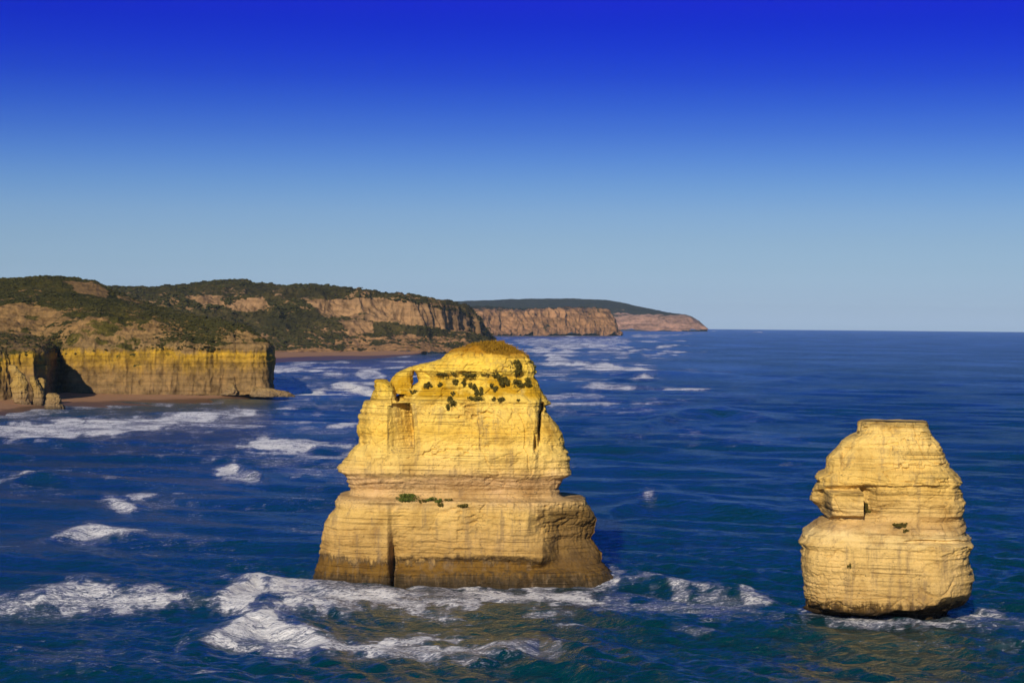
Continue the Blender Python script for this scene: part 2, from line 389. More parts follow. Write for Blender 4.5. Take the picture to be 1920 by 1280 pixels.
# ------------------------------------------------------------------ the sea
FOAM = [  # outline as seen from the lookout, strength, edge softness
    ([(0, 795), (84, 786), (190, 782), (287, 780), (316, 774), (422, 769), (502, 768), (470, 780), (380, 792), (300, 806), (200, 816), (127, 826), (34, 824), (-120, 822), (-120, 795)], 1.0, 7),
    ([(300, 776), (502, 770), (620, 790), (600, 806), (447, 812), (300, 816)], 0.62, 9),
    ([(0, 772), (60, 762), (140, 761), (300, 757), (420, 752), (420, 757), (260, 764), (120, 772), (40, 785), (-60, 795), (-60, 780)], 0.72, 4),
    ([(443, 845), (460, 826), (498, 819), (570, 824), (665, 830), (665, 843), (580, 846), (506, 848)], 1.0, 5),
    ([(400, 864), (412, 850), (440, 852), (430, 868), (402, 880), (412, 896), (465, 905), (490, 904), (500, 892), (460, 882), (446, 862), (440, 850)], 1.05, 4),
    ([(430, 850), (560, 850), (660, 866), (660, 892), (560, 898), (470, 900)], 0.55, 10),
    ([(190, 934), (200, 927), (236, 932), (236, 940), (245, 945), (260, 957), (236, 966), (211, 966), (203, 955), (214, 944)], 1.0, 3),
    ([(240, 928), (280, 920), (316, 924), (290, 930), (250, 934)], 0.85, 3),
    ([(240, 936), (330, 932), (350, 940), (270, 948)], 0.45, 5),
    ([(32, 895), (55, 887), (82, 889), (60, 896)], 0.95, 3),
    ([(205, 855), (260, 849), (330, 850), (400, 855), (300, 860)], 0.55, 4),
    ([(-40, 915), (60, 916), (90, 922), (-40, 926)], 0.45, 4),
    ([(68, 1013), (118, 1001), (160, 984), (176, 983), (190, 991), (272, 994), (240, 1004), (127, 1013)], 0.95, 4),
    ([(-80, 1122), (63, 1120), (127, 1111), (160, 1097), (180, 1097), (210, 1107), (253, 1113), (371, 1128), (295, 1141), (84, 1141), (-80, 1136)], 0.86, 7),
    ([(180, 1100), (300, 1110), (420, 1128), (380, 1150), (200, 1150)], 0.42, 9),
    ([(405, 1136), (418, 1114), (452, 1089), (478, 1072), (500, 1078), (520, 1092), (505, 1134), (434, 1153)], 1.1, 5),
    ([(450, 1085), (500, 1074), (600, 1070), (740, 1088), (860, 1088), (1000, 1092), (1110, 1102), (1130, 1130), (960, 1142), (800, 1150), (640, 1156), (500, 1150)], 0.98, 14),
    ([(590, 1074), (640, 1072), (730, 1092), (860, 1094), (860, 1100), (730, 1104), (620, 1096)], 0.92, 5),
    ([(349, 1207), (438, 1174), (494, 1152), (512, 1154), (540, 1172), (620, 1198), (655, 1215), (560, 1222), (490, 1216), (407, 1205)], 1.1, 5),
    ([(500, 1160), (640, 1192), (760, 1208), (900, 1218), (1012, 1203), (1057, 1215), (1048, 1234), (877, 1248), (698, 1234), (497, 1220)], 0.92, 9),
    ([(920, 1222), (975, 1206), (1020, 1202), (1057, 1214), (1040, 1228), (960, 1234)], 0.85, 6),
    ([(1378, 1106), (1393, 1103), (1417, 1110), (1446, 1121), (1462, 1126), (1422, 1131), (1393, 1128)], 0.9, 3),
    ([(1132, 1066), (1150, 1070), (1172, 1080), (1160, 1093), (1146, 1088)], 0.85, 3),
    ([(1165, 1086), (1215, 1083), (1242, 1086), (1238, 1093), (1180, 1093)], 0.75, 3),
    ([(1252, 1098), (1275, 1094), (1295, 1101), (1290, 1107), (1260, 1105)], 0.75, 3),
    ([(1295, 1103), (1330, 1102), (1345, 1107), (1310, 1109)], 0.7, 3),
    ([(1130, 1056), (1180, 1056), (1232, 1064), (1190, 1067)], 0.7, 3),
    ([(1080, 1120), (1250, 1112), (1420, 1134), (1500, 1150), (1420, 1176), (1250, 1170), (1100, 1160)], 0.56, 12),
    ([(1776, 1150), (1800, 1132), (1840, 1140), (1850, 1160), (1800, 1172)], 1.0, 5),
    ([(1760, 1140), (1860, 1128), (2000, 1150), (2000, 1190), (1800, 1196), (1560, 1182), (1560, 1170), (1740, 1172)], 0.64, 9),
    ([(1500, 1146), (1560, 1166), (1780, 1176), (1780, 1184), (1560, 1178), (1480, 1160)], 0.74, 5),
    ([(1195, 942), (1200, 930), (1216, 922), (1236, 934), (1222, 942)], 0.85, 4),
    ([(1081, 690), (1100, 682), (1139, 677), (1168, 685), (1259, 694), (1192, 699), (1120, 697)], 1.1, 3),
    ([(1120, 711), (1168, 709), (1211, 702), (1232, 708), (1192, 715)], 1.05, 2.5),
    ([(1008, 737), (1060, 733), (1170, 742), (1100, 749), (1008, 750)], 0.85, 4),
    ([(980, 733), (1120, 735), (1270, 748), (1100, 758), (980, 752)], 0.5, 6),
    ([(1000, 707), (1100, 706), (1180, 712), (1000, 716)], 0.6, 3),
    ([(1012, 676), (1034, 666), (1070, 673), (1100, 676), (1040, 678)], 1.05, 2),
    ([(1172, 659), (1184, 653), (1208, 655), (1186, 661)], 1.0, 2),
    ([(1211, 652), (1240, 647), (1266, 650), (1230, 654)], 1.0, 2),
    ([(1040, 652), (1060, 648), (1120, 653), (1070, 655)], 1.0, 2),
    ([(1076, 647), (1090, 641), (1170, 648), (1210, 650), (1110, 651)], 0.95, 2),
    ([(975, 659), (1010, 656), (1075, 660), (1020, 664)], 0.95, 2),
    ([(1090, 668), (1150, 667), (1160, 670), (1095, 671)], 0.85, 2),
    ([(1000, 655), (1180, 656), (1180, 672), (1000, 672)], 0.6, 6),
    ([(940, 634), (1000, 631), (1170, 631), (1200, 640), (1150, 652), (1000, 656), (960, 645)], 0.8, 5),
    ([(1170, 627), (1290, 624), (1325, 624), (1270, 631), (1190, 633)], 0.75, 2.5),
    ([(1010, 634), (1170, 632), (1180, 635), (1010, 637)], 0.9, 2),
    ([(1335, 620), (1395, 621), (1395, 622.5), (1335, 622)], 0.8, 1),
    ([(1404, 622), (1430, 622), (1430, 623.5), (1404, 623.5)], 0.8, 1),
    ([(1024, 770), (1100, 768), (1180, 778), (1100, 784), (1024, 780)], 0.5, 5),
    ([(1062, 809), (1200, 806), (1400, 812), (1560, 820), (1400, 819), (1200, 813)], 0.5, 3),
    ([(1065, 867), (1085, 868), (1104, 877), (1070, 880)], 0.66, 4),
    ([(505, 684), (540, 686), (603, 694), (640, 697), (560, 699), (505, 698)], 1.0, 3),
    ([(520, 681), (600, 679), (670, 680), (600, 683)], 0.9, 2),
    ([(600, 687), (650, 687), (700, 690), (762, 684), (762, 691), (690, 694), (620, 691)], 1.0, 2.5),
    ([(706, 677), (760, 675), (800, 677), (760, 681)], 0.95, 2),
    ([(655, 704), (672, 696), (690, 692), (734, 702), (720, 712), (680, 710)], 0.95, 3),
    ([(606, 722), (640, 714), (664, 718), (706, 728), (700, 745), (670, 738), (620, 728)], 1.08, 3),
    ([(505, 704), (580, 706), (690, 712), (700, 722), (610, 727), (530, 726), (505, 716)], 0.56, 6),
    ([(520, 724), (560, 722), (612, 724), (560, 729)], 0.75, 2),
    ([(555, 742), (620, 744), (560, 751), (510, 750)], 0.66, 3),
    ([(608, 801), (640, 789), (680, 788), (680, 806)], 0.95, 4),
    ([(500, 772), (560, 774), (604, 777), (540, 779)], 0.75, 2.5),
    ([(730, 669), (750, 663), (775, 667), (760, 671)], 0.9, 2),
    ([(-100, 860), (200, 850), (420, 862), (380, 905), (150, 915), (-100, 905)], 0.36, 24),
    ([(-100, 905), (120, 912), (140, 932), (-100, 940)], 0.46, 8),
    ([(360, 905), (640, 905), (620, 960), (420, 950)], 0.38, 20),
    ([(150, 995), (340, 1000), (420, 1030), (240, 1040)], 0.42, 14),
    ([(1080, 780), (1300, 800), (1560, 812), (1500, 836), (1200, 836), (1080, 820)], 0.40, 16),
    ([(1000, 690), (1080, 690), (1090, 704), (1000, 704)], 0.62, 5),
    ([(1180, 664), (1300, 660), (1380, 668), (1260, 680), (1180, 678)], 0.44, 6),
    ([(500, 690), (780, 682), (780, 730), (700, 760), (520, 740)], 0.50, 14),
    ([(560, 752), (690, 750), (690, 786), (600, 788)], 0.42, 10),
    ([(690, 680), (850, 668), (850, 690), (700, 700)], 0.52, 6),
    ([(1500, 1176), (1800, 1186), (1920, 1200), (1920, 1230), (1700, 1220), (1500, 1200)], 0.42, 14),
    ([(1120, 1100), (1300, 1108), (1460, 1126), (1500, 1140), (1300, 1134), (1120, 1116)], 0.60, 7),
    ([(236, 934), (330, 930), (440, 944), (430, 960), (330, 962), (250, 960)], 0.5, 8),
    ([(260, 996), (380, 1000), (470, 1016), (380, 1024), (280, 1012)], 0.5, 7),
    ([(520, 748), (640, 752), (700, 764), (620, 772), (520, 764)], 0.6, 6),
    ([(430, 800), (600, 796), (690, 808), (600, 820), (450, 818)], 0.52, 7),
    ([(980, 760), (1120, 758), (1240, 768), (1140, 780), (980, 778)], 0.55, 7),
    ([(1140, 690), (1300, 692), (1380, 698), (1300, 704), (1160, 702)], 0.55, 4),
    ([(0, 1200), (200, 1180), (420, 1230), (200, 1270), (0, 1260)], 0.40, 30),
    ([(200, 880), (640, 900), (640, 960), (300, 980)], 0.36, 30),
    ([(1060, 700), (1500, 700), (1500, 800), (1060, 830)], 0.34, 30),
    ([(0, 826), (520, 812), (420, 850), (0, 850)], 0.46, 16),
]
_r = random.Random(5)
def streaks(n, u1, u2, v1, v2, l1, l2, t1, t2, f1, f2):
    # short broken lines of white water
    for _ in range(n):
        u, v = _r.uniform(u1, u2), v1 + (v2 - v1) * _r.random() ** 1.3
        k = (v - v1) / max(v2 - v1, 1)
        L, t = _r.uniform(l1, l2) * (0.6 + 0.8 * k), _r.uniform(t1, t2) * (0.6 + 0.9 * k)
        a, b = _r.uniform(-0.8, 0.8) * t, _r.uniform(-0.3, 0.3)
        FOAM.append(([(u - L / 2, v + a), (u - L * 0.36, v - t * 0.5 + a * 0.6), (u - L * 0.1, v - t * _r.uniform(0.5, 1.0)), (u + L * 0.25, v - t * 0.3), (u + L / 2, v - a),
                      (u + L * 0.2, v + t * 0.45), (u - L * 0.2, v + t * 0.6)], _r.uniform(f1, f2), max(t * 0.45, 0.8)))
streaks(34, 950, 1290, 630, 662, 30, 90, 1.6, 3.0, 0.75, 1.05)
streaks(20, 1000, 1300, 660, 730, 40, 120, 2.2, 4.5, 0.65, 1.0)
streaks(30, 510, 850, 668, 735, 40, 120, 2.0, 4.0, 0.7, 1.05)
streaks(10, 520, 690, 738, 800, 30, 90, 2.5, 5.0, 0.6, 0.9)
streaks(22, -60, 640, 830, 1010, 24, 110, 2.0, 5.0, 0.5, 0.8)
streaks(12, -60, 420, 1020, 1270, 30, 140, 3.0, 7.0, 0.45, 0.7)
streaks(14, 1080, 1600, 760, 900, 30, 120, 2.0, 3.5, 0.42, 0.62)
streaks(10, 1150, 1900, 900, 1100, 20, 80, 2.0, 4.0, 0.4, 0.6)
streaks(14, 520, 1150, 1100, 1240, 60, 200, 3.0, 7.0, 0.7, 0.95)
streaks(10, 1180, 1500, 1110, 1200, 60, 160, 3.0, 6.0, 0.55, 0.8)
streaks(9, 985, 1190, 638, 690, 130, 240, 3.0, 4.5, 0.95, 1.1)
streaks(5, 1000, 1160, 700, 770, 140, 260, 4.0, 6.0, 0.85, 1.0)
streaks(8, 560, 800, 676, 745, 120, 220, 3.0, 5.0, 0.9, 1.1)
streaks(5, 420, 640, 775, 900, 100, 200, 4.0, 6.0, 0.75, 0.95)
FOAM += [([(590, 1068), (650, 1078), (726, 1088), (760, 1084), (900, 1087), (1060, 1090), (1150, 1084), (1172, 1092), (1100, 1102), (900, 1098), (740, 1102), (640, 1092), (585, 1080)], 0.98, 5),
         ([(1495, 1140), (1530, 1150), (1600, 1164), (1680, 1172), (1760, 1172), (1800, 1160), (1830, 1168), (1770, 1184), (1660, 1184), (1560, 1172), (1490, 1152)], 0.95, 5)]
CRESTS = [  # crest line as seen from the lookout, height, front and back half-widths in metres
    ([(330, 1214), (430, 1182), (500, 1164), (560, 1184), (650, 1222)], 2.0, 9, 20),
    ([(395, 1146), (430, 1116), (480, 1086), (540, 1100)], 1.0, 8, 16),
    ([(60, 1016), (118, 1006), (168, 992), (230, 1000), (280, 1006)], 1.6, 9, 16),
    ([(-60, 1128), (80, 1124), (168, 1106), (240, 1118), (360, 1136)], 1.7, 9, 18),
    ([(880, 1238), (960, 1220), (1012, 1208), (1060, 1222), (1130, 1240)], 1.6, 8, 12),
    ([(1150, 1086), (1230, 1092), (1300, 1104), (1380, 1112), (1470, 1128)], 1.7, 6, 10),
    ([(1100, 962), (1190, 946), (1225, 940), (1300, 948), (1460, 960)], 2.2, 10, 24),
    ([(1180, 806), (1220, 794), (1290, 778), (1360, 776), (1500, 792)], 3.2, 32, 60),
    ([(1000, 720), (1100, 724), (1180, 722), (1270, 724)], 3.2, 50, 90),
    ([(1060, 700), (1130, 699), (1240, 702), (1400, 706)], 3.4, 60, 90),
    ([(1120, 716), (1170, 714), (1215, 711), (1240, 714)], 2.6, 40, 60),
    ([(1420, 722), (1480, 714), (1550, 704), (1680, 702)], 2.0, 60, 90),
    ([(1380, 690), (1480, 684), (1660, 686)], 2.2, 80, 120),
    ([(1180, 664), (1210, 660), (1260, 660)], 3.0, 90, 140),
    ([(1030, 680), (1060, 679), (1110, 680)], 3.0, 90, 140),
    ([(600, 728), (650, 722), (710, 740)], 2.4, 30, 50),
    ([(640, 710), (690, 702), (760, 706)], 2.2, 40, 60),
    ([(590, 697), (680, 697), (780, 694)], 2.0, 50, 70),
    ([(440, 850), (500, 834), (580, 838), (670, 846)], 2.0, 18, 30),
    ([(395, 884), (430, 872), (470, 890), (540, 906)], 1.5, 12, 20),
    ([(0, 836), (60, 830), (140, 832), (300, 826)], 1.5, 16, 26),
    ([(300, 784), (420, 776), (510, 776)], 1.5, 24, 40),
    ([(185, 950), (210, 940), (250, 952), (300, 946)], 1.3, 10, 16),
    ([(0, 905), (50, 896), (90, 898), (140, 905)], 1.5, 10, 16),
    ([(-40, 1046), (30, 1034), (110, 1040), (260, 1056)], 1.3, 10, 18),
    ([(1040, 840), (1200, 846), (1420, 850)], 1.2, 24, 40),
]
def point_in_poly(x, y, poly):
    inside = np.zeros(len(x), bool); dist = np.full(len(x), 1e9)
    n = len(poly)
    for i in range(n):
        x1, y1 = poly[i]; x2, y2 = poly[(i + 1) % n]
        if y1 != y2:
            c = ((y1 > y) != (y2 > y)) & (x < (x2 - x1) * (y - y1) / (y2 - y1) + x1)
            inside ^= c
        dx, dy = x2 - x1, (y2 - y1)
        # sideways distances count a third: foam is drawn out along the crests
        k = 0.33
        ax, bx = dx * k, (x - x1) * k
        t = np.clip((bx * ax + (y - y1) * dy) / (ax * ax + dy * dy + 1e-9), 0, 1)
        dist = np.minimum(dist, np.hypot(bx - t * ax, (y - y1) - t * dy))
    return inside, dist

def build_sea():
    hor = F * math.sqrt(2 * CAMH / RE)
    tpx = np.concatenate([hor + 0.02 + np.array([0, .25, .6, 1.0]), np.arange(hor + 1.6, hor + 34, 0.7), np.arange(hor + 34, hor + 170, 1.1),
                          np.arange(hor + 170, 730, 1.45), np.arange(730, 1100, 5), np.geomspace(1100, 6000, 14)])
    t = tpx / F; a = 1 / (2 * RE)
    D = (t - np.sqrt(np.maximum(t * t - 4 * a * CAMH, 0))) / (2 * a)
    D = np.concatenate([[30500, 28800], D])
    side = np.geomspace(1, 2600, 40)
    uu = np.concatenate([(-260 - side)[::-1], np.arange(-260, 2180, 2.75), 2180 + side])
    az = np.arctan((uu - 960) / F)
    DD, AA = np.meshgrid(D, az, indexing='ij')
    x = DD * np.sin(AA); y = DD * np.cos(AA)
    dstep = np.abs(np.gradient(D))[:, None] * np.ones_like(x)
    x, y, dstep, DD = x.ravel(), y.ravel(), dstep.ravel(), DD.ravel()
    z0 = sea_z(x, y)
    u, v = project(np.stack([x, y, z0], 1))
    foam = np.zeros_like(x)
    wob = fbm(np.stack([u / 26, v / 9, 0 * u], 1), 4, 0.6)
    wob2 = fbm(np.stack([x / 7, y / 18, 0 * u + 3], 1), 3, 0.6) * sstep(1500, 600, DD)
    for poly, inten, soft in FOAM:
        pa = np.array(poly); s = soft * 3.6
        sel = np.where((u > pa[:, 0].min() - s * 4) & (u < pa[:, 0].max() + s * 4) & (v > pa[:, 1].min() - s) & (v < pa[:, 1].max() + s))[0]
        if not len(sel): continue
        ins, d = point_in_poly(u[sel], v[sel], poly)
        sd_ = np.where(ins, d, -d) + wob[sel] * soft * 1.5 + wob2[sel] * soft * 1.3
        val = inten * sstep(-0.9 * soft, 1.1 * soft, sd_)
        if inten > 0.6:      # thinning lace trails round the thick foam
            val = np.maximum(val, 0.50 * inten * sstep(-3.4 * soft, 0.0, sd_ + wob[sel] * soft))
        foam[sel] = np.maximum(foam[sel], val)
    foam *= 0.86 + 0.5 * fbm(np.stack([x, y, 0 * x], 1) / 16.0, 4, 0.6)
    # swell and chop
    dz = np.zeros_like(x); r = np.random.default_rng(11)
    q = np.stack([x, y, 0 * x], 1)
    patch = 0.72 + 0.75 * vnoise(q / np.array([170.0, 320.0, 1.0]))
    for k in range(46):
        lam = 3.6 * (110 / 3.6) ** r.random()
        th = math.radians(248) + r.normal(0, 0.55 if lam < 14 else (0.34 if lam < 26 else 0.2))
        kx, ky = math.cos(th) * 2 * math.pi / lam, math.sin(th) * 2 * math.pi / lam
        amp = 0.021 * lam ** 0.72 * (0.85 if lam < 8 else (0.95 if lam < 26 else 0.55))
        w = sstep(1.8, 3.6, lam / dstep)
        ph = kx * x + ky * y + r.random() * 6.28
        if lam > 12: ph = ph + 1.6 * vnoise(q / (lam * 3.0) + k)
        s = np.sin(ph)
        dz += amp * w * (s + 0.32 * np.cos(2 * ph)) * (patch if lam < 25 else 1.0)
    dz *= 1 - 0.35 * np.clip(foam, 0, 1)
    for line, hgt, wf, wb in CRESTS:
        la = np.array(line, float)
        sel = np.where((u > la[0, 0]) & (u < la[-1, 0]))[0]
        vc = np.interp(u[sel], la[:, 0], la[:, 1])
        vc += 2.5 * vnoise(np.stack([u[sel] / 30, 0 * vc, 0 * vc + hgt], 1))
        Dc = sea_range(u[sel], vc)
        dd = DD[sel] - Dc
        sp = (u[sel] - la[0, 0]) / (la[-1, 0] - la[0, 0])
        taper = np.sin(np.pi * sp) ** 0.7
        prof = np.where(dd < 0, np.exp(-(dd / wf) ** 2), np.exp(-(dd / wb) ** 2))
        trough = -0.28 * np.exp(-((dd + 2.4 * wf) / (1.4 * wf)) ** 2)
        dz[sel] += hgt * taper * (prof + trough)
    # lumpy foam
    rough = fbm(q / 2.6, 3) * 0.7 * np.clip(foam - 0.5, 0, 1) * sstep(6, 1.5, dstep)
    z = z0 + dz + rough
    me = mesh_from('sea', np.stack([x, y, z], 1), grid_quads(len(D), len(az))[:, ::-1])
    attr(me, 'foam', np.clip(foam, 0, 1.15))
    o = obj('sea', me, M['sea']); tag(o, 'deep blue sea with white breakers', kind='structure')
    return o
build_sea()

# ------------------------------------------------------------------ lofted rocks
FRONT = {}     # front surface samples of each rock, used to root plants
def interp_profile(pts, v):
    pts = sorted(pts, key=lambda a: a[1])
    vv = np.array([p[1] for p in pts], float); uu = np.array([p[0] for p in pts], float)
    vv = vv + np.arange(len(vv)) * 1e-4
    return np.interp(v, vv, uu)
def rows_offset(rows, u, v):
    rows = sorted(rows, key=lambda a: a[0])
    vv = np.array([r_[0] for r_ in rows])
    tab = np.stack([np.interp(u, [p[0] for p in r_[1]], [p[1] for p in r_[1]]) for r_ in rows])
    k = np.clip(np.searchsorted(vv, v) - 1, 0, len(vv) - 2)
    t = np.clip((v - vv[k]) / (vv[k + 1] - vv[k]), 0, 1)
    i = np.arange(len(u))
    return tab[k, i] * (1 - t) + tab[k + 1, i] * t
def loft_rock(left, rightp, Dc, ryf, ryb, nz, nth, rows=None, nexp=3.0, seed=0, amp=1.0, strata=1.0, pit_bands=(), vbreaks=None, lump=(0, 1), blocky=0.0, crumb=None, grow=0.985):
    vt = min(min(p[1] for p in left), min(p[1] for p in rightp)); vb = max(p[1] for p in left)
    v = np.linspace(vt, vb, nz)
    uL = interp_profile(left, v); uR = interp_profile(rightp, v)
    pl = place(uL, v, np.full(nz, Dc)); pr = place(uR, v, np.full(nz, Dc))
    xc = (pl[:, 0] + pr[:, 0]) / 2; rx = np.hypot(pr[:, 0] - pl[:, 0], pr[:, 1] - pl[:, 1]) / 2 * grow; yc = (pl[:, 1] + pr[:, 1]) / 2; zc = (pl[:, 2] + pr[:, 2]) / 2
    rf = np.interp(v, [a[0] for a in ryf], [a[1] for a in ryf]); rb = rf * ryb
    nf = int(nth * 0.72)
    th = np.concatenate([np.linspace(math.pi, 2 * math.pi, nf, endpoint=False), np.linspace(0, math.pi, nth - nf, endpoint=False)])
    # even spacing along the flat front
    c, s = np.cos(th), np.sin(th)
    cx = np.sign(c) * np.abs(c) ** (2 / nexp); sy = np.sign(s) * np.abs(s) ** (2 / nexp)
    # resample so that samples are even in arc length on the front
    X = np.concatenate([np.linspace(-1, 1, nf, endpoint=False)])
    fr = np.sign(X) * (1 - (1 - np.abs(X)) ** 1.35)
    cx[:nf] = fr; sy[:nf] = -(1 - np.abs(fr) ** nexp) ** (1 / nexp)
    x = xc[:, None] + rx[:, None] * cx[None]
    y = yc[:, None] + np.where(sy[None] < 0, rf[:, None], rb[:, None]) * sy[None]
    z = zc[:, None] + 0 * x
    nx = np.sign(cx) * np.abs(cx) ** (nexp - 1); ny = np.sign(sy) * np.abs(sy) ** (nexp - 1)
    nx = nx[None] / rx[:, None] * 10; ny = ny[None] / rf[:, None] * 10
    nl = np.hypot(nx, ny) + 1e-6; nx, ny = (nx / nl).ravel(), (ny / nl).ravel()
    vv = (v[:, None] + 0 * x).ravel(); z = z.ravel()
    az = math.atan2(xc.mean(), yc.mean()); ca, sa = math.cos(az), math.sin(az)      # broad side towards the lookout
    ex, ey = (x - xc[:, None]).ravel(), (y - yc[:, None]).ravel()
    x = xc.repeat(nth) + ex * ca + ey * sa; y = yc.repeat(nth) - ex * sa + ey * ca
    nx, ny = nx * ca + ny * sa, -nx * sa + ny * ca
    front = (np.tile(sy, nz) < -0.02)
    if rows:
        us_, vs__ = project(np.stack([x, y, z], 1))
        off = 1.3 * rows_offset(rows, us_, vs__)
        y = y - np.where(front, off * sstep(0.02, 0.45, -np.tile(sy, nz)), 0)
    p = np.stack([x, y, z], 1) + seed * 37.1
    warp = fbm(p / 14.0, 3)
    d = 0.5 * amp * fbm(p / 9.0, 3)
    zz = z + 1.2 * warp
    lay = lambda f, sd_: vnoise(np.stack([p[:, 0] * 0.035, p[:, 1] * 0.035, zz * f + sd_], 1))
    d += strata * (0.35 + 0.8 * sstep(-0.2, 0.35, vnoise(p / np.array([9.0, 9.0, 4.0]) + 77))) * (0.10 * lay(0.55, 3) + 0.15 * lay(1.5, 9) + 0.15 * lay(3.4, 21))
    d += amp * 0.34 * ridged(p / np.array([2.6, 2.6, 2.2]), 4, 0.55)
    d += amp * 0.20 * ridged(p / np.array([1.1, 1.1, 0.8]) + 9, 2) * sstep(-0.2, 0.3, vnoise(p / 7.0 + 3))
    d += amp * 0.26 * ridged(p / np.array([1.6, 1.6, 9.0]) + 4, 3, 0.6) * sstep(-0.1, 0.3, vnoise(p / np.array([11, 11, 6.0]) + 23))
    d += amp * 0.12 * fbm(p / np.array([0.7, 0.7, 0.5]), 2)
    crk = 1 - np.abs(vnoise(p / np.array([5.5, 5.5, 40.0]) + 41))
    d -= amp * 0.6 * sstep(0.955, 1.0, crk) * sstep(0.0, 0.35, vnoise(p / 12.0 + 57))
    if lump[0]: d += lump[0] * (ridged(p / lump[1] + 71, 3, 0.6) - 0.2)
    if blocky:
        mk = sstep(-0.25, 0.25, vnoise(p / np.array([12.0, 12.0, 7.0]) + 87))
        cv, cb = cells(p / np.array([5.0, 5.0, 2.6]) + 0.25 * np.stack([warp, warp, warp], 1), 3)
        d += blocky * (0.42 * cv * mk - 0.30 * mk * sstep(0.10, 0.0, cb))
        mk2 = sstep(-0.1, 0.3, vnoise(p / np.array([7.0, 7.0, 4.0]) + 107))
        cv, cb = cells(p / np.array([1.9, 1.9, 1.0]) + 0.4 * np.stack([warp, warp, warp], 1), 11)
        d += blocky * mk2 * (0.20 * cv - 0.16 * sstep(0.16, 0.0, cb))
    if crumb:
        _, vs3 = project(np.stack([x, y, z], 1))
        d += crumb[1] * (1 - sstep(crumb[0] - 12, crumb[0] + 6, vs3)) * (ridged(p / 2.4 + 3, 4, 0.6) + 0.6 * cells(p / np.array([2.2, 2.2, 1.4]), 5)[0])
    # pitted, crumbling layers
    for (v1, v2, dep) in pit_bands:
        _, vseen = project(np.stack([x, y, z], 1))
        band = sstep(v1 - 4, v1 + 2, vseen) * (1 - sstep(v2 - 2, v2 + 4, vseen))
        pit = sstep(0.12, 0.42, vnoise(p / np.array([1.5, 1.5, 0.7]) + 5)) * sstep(-0.15, 0.2, vnoise(p / 9.0 + 11))
        d -= dep * band * pit
    d = d - d.mean()
    x = x + nx * d; y = y + ny * d
    z = z + 0.30 * amp * fbm(p / np.array([4.0, 4.0, 2.5]) + 19, 4, 0.6)
    V = np.stack([x, y, z], 1)
    quads = grid_quads(nz, nth, True)
    parts = []
    breaks = [vt - 1] + list(vbreaks or []) + [vb + 1]
    rowv = v
    for a, b in zip(breaks[:-1], breaks[1:]):
        r1 = int(np.searchsorted(rowv, a)); r2 = int(np.searchsorted(rowv, b))
        r2 = min(r2 + 1, nz)
        if r1 > 0: pass
        sub = V[r1 * nth:r2 * nth]; q = grid_quads(r2 - r1, nth, True)
        tris = None
        if r1 == 0:
            cen = sub[:nth].mean(0); cen[2] += 0.15
            sub = np.vstack([sub, cen]); k = np.arange(nth)
            tris = np.stack([np.full(nth, len(sub) - 1), (k + 1) % nth, k], 1)
        parts.append((sub, q[:, ::-1], tris))
    pu, pv = project(V)
    fs = np.where(front)[0]
    return parts, (V[fs], pu[fs], pv[fs])

c1 = lambda pts: [(580 + x / 2.56, 620 + y / 2.56) for x, y in pts]
c2 = lambda pts: [(1460 + x / 2.909, 760 + y / 2.909) for x, y in pts]
def r1(rows): return [(620 + y / 2.56, [(580 + x / 2.56, o) for x, o in r_]) for y, r_ in rows]
def r2(rows): return [(760 + y / 2.909, [(1460 + x / 2.909, o) for x, o in r_]) for y, r_ in rows]
y1 = lambda y: 620 + y / 2.56
y2 = lambda y: 760 + y / 2.909

def finish_stack(name, loc, parts, names, mat, label):
    root = empty(name, loc); tag(root, label, 'sea stack')
    for (sub, q, tris), nme in zip(parts, names):
        me = mesh_from(nme, sub, q, True, tris)
        obj(nme, me, mat, root)
    return root

# the larger stack
L1 = c1([(842, 57), (780, 68), (740, 78), (700, 88), (668, 112), (640, 138), (590, 152), (545, 163), (500, 177), (502, 186), (514, 205), (526, 235),
         (528, 248), (506, 262), (480, 282), (445, 300), (425, 338), (264, 342), (258, 380), (246, 430), (240, 480), (252, 515), (248, 545),
         (205, 580), (190, 610), (145, 655), (150, 672), (180, 690), (200, 730), (210, 755), (200, 783), (152, 789), (152, 808), (134, 818),
         (140, 850), (110, 880), (85, 930), (75, 1000), (66, 1090), (42, 1140), (34, 1175), (30, 1230)])
R1 = c1([(925, 57), (960, 70), (1000, 95), (1040, 125), (1070, 165), (1075, 195), (1068, 215), (1095, 260), (1110, 290), (1138, 330), (1146, 347), (1122, 356),
         (1140, 400), (1185, 450), (1210, 490), (1212, 545), (1235, 575), (1240, 630), (1245, 680), (1205, 705), (1180, 750), (1192, 780), (1215, 795),
         (1314, 799), (1318, 822), (1345, 855), (1368, 890), (1362, 950), (1340, 990), (1365, 1025), (1388, 1060), (1390, 1105), (1430, 1150), (1470, 1185), (1480, 1230)])
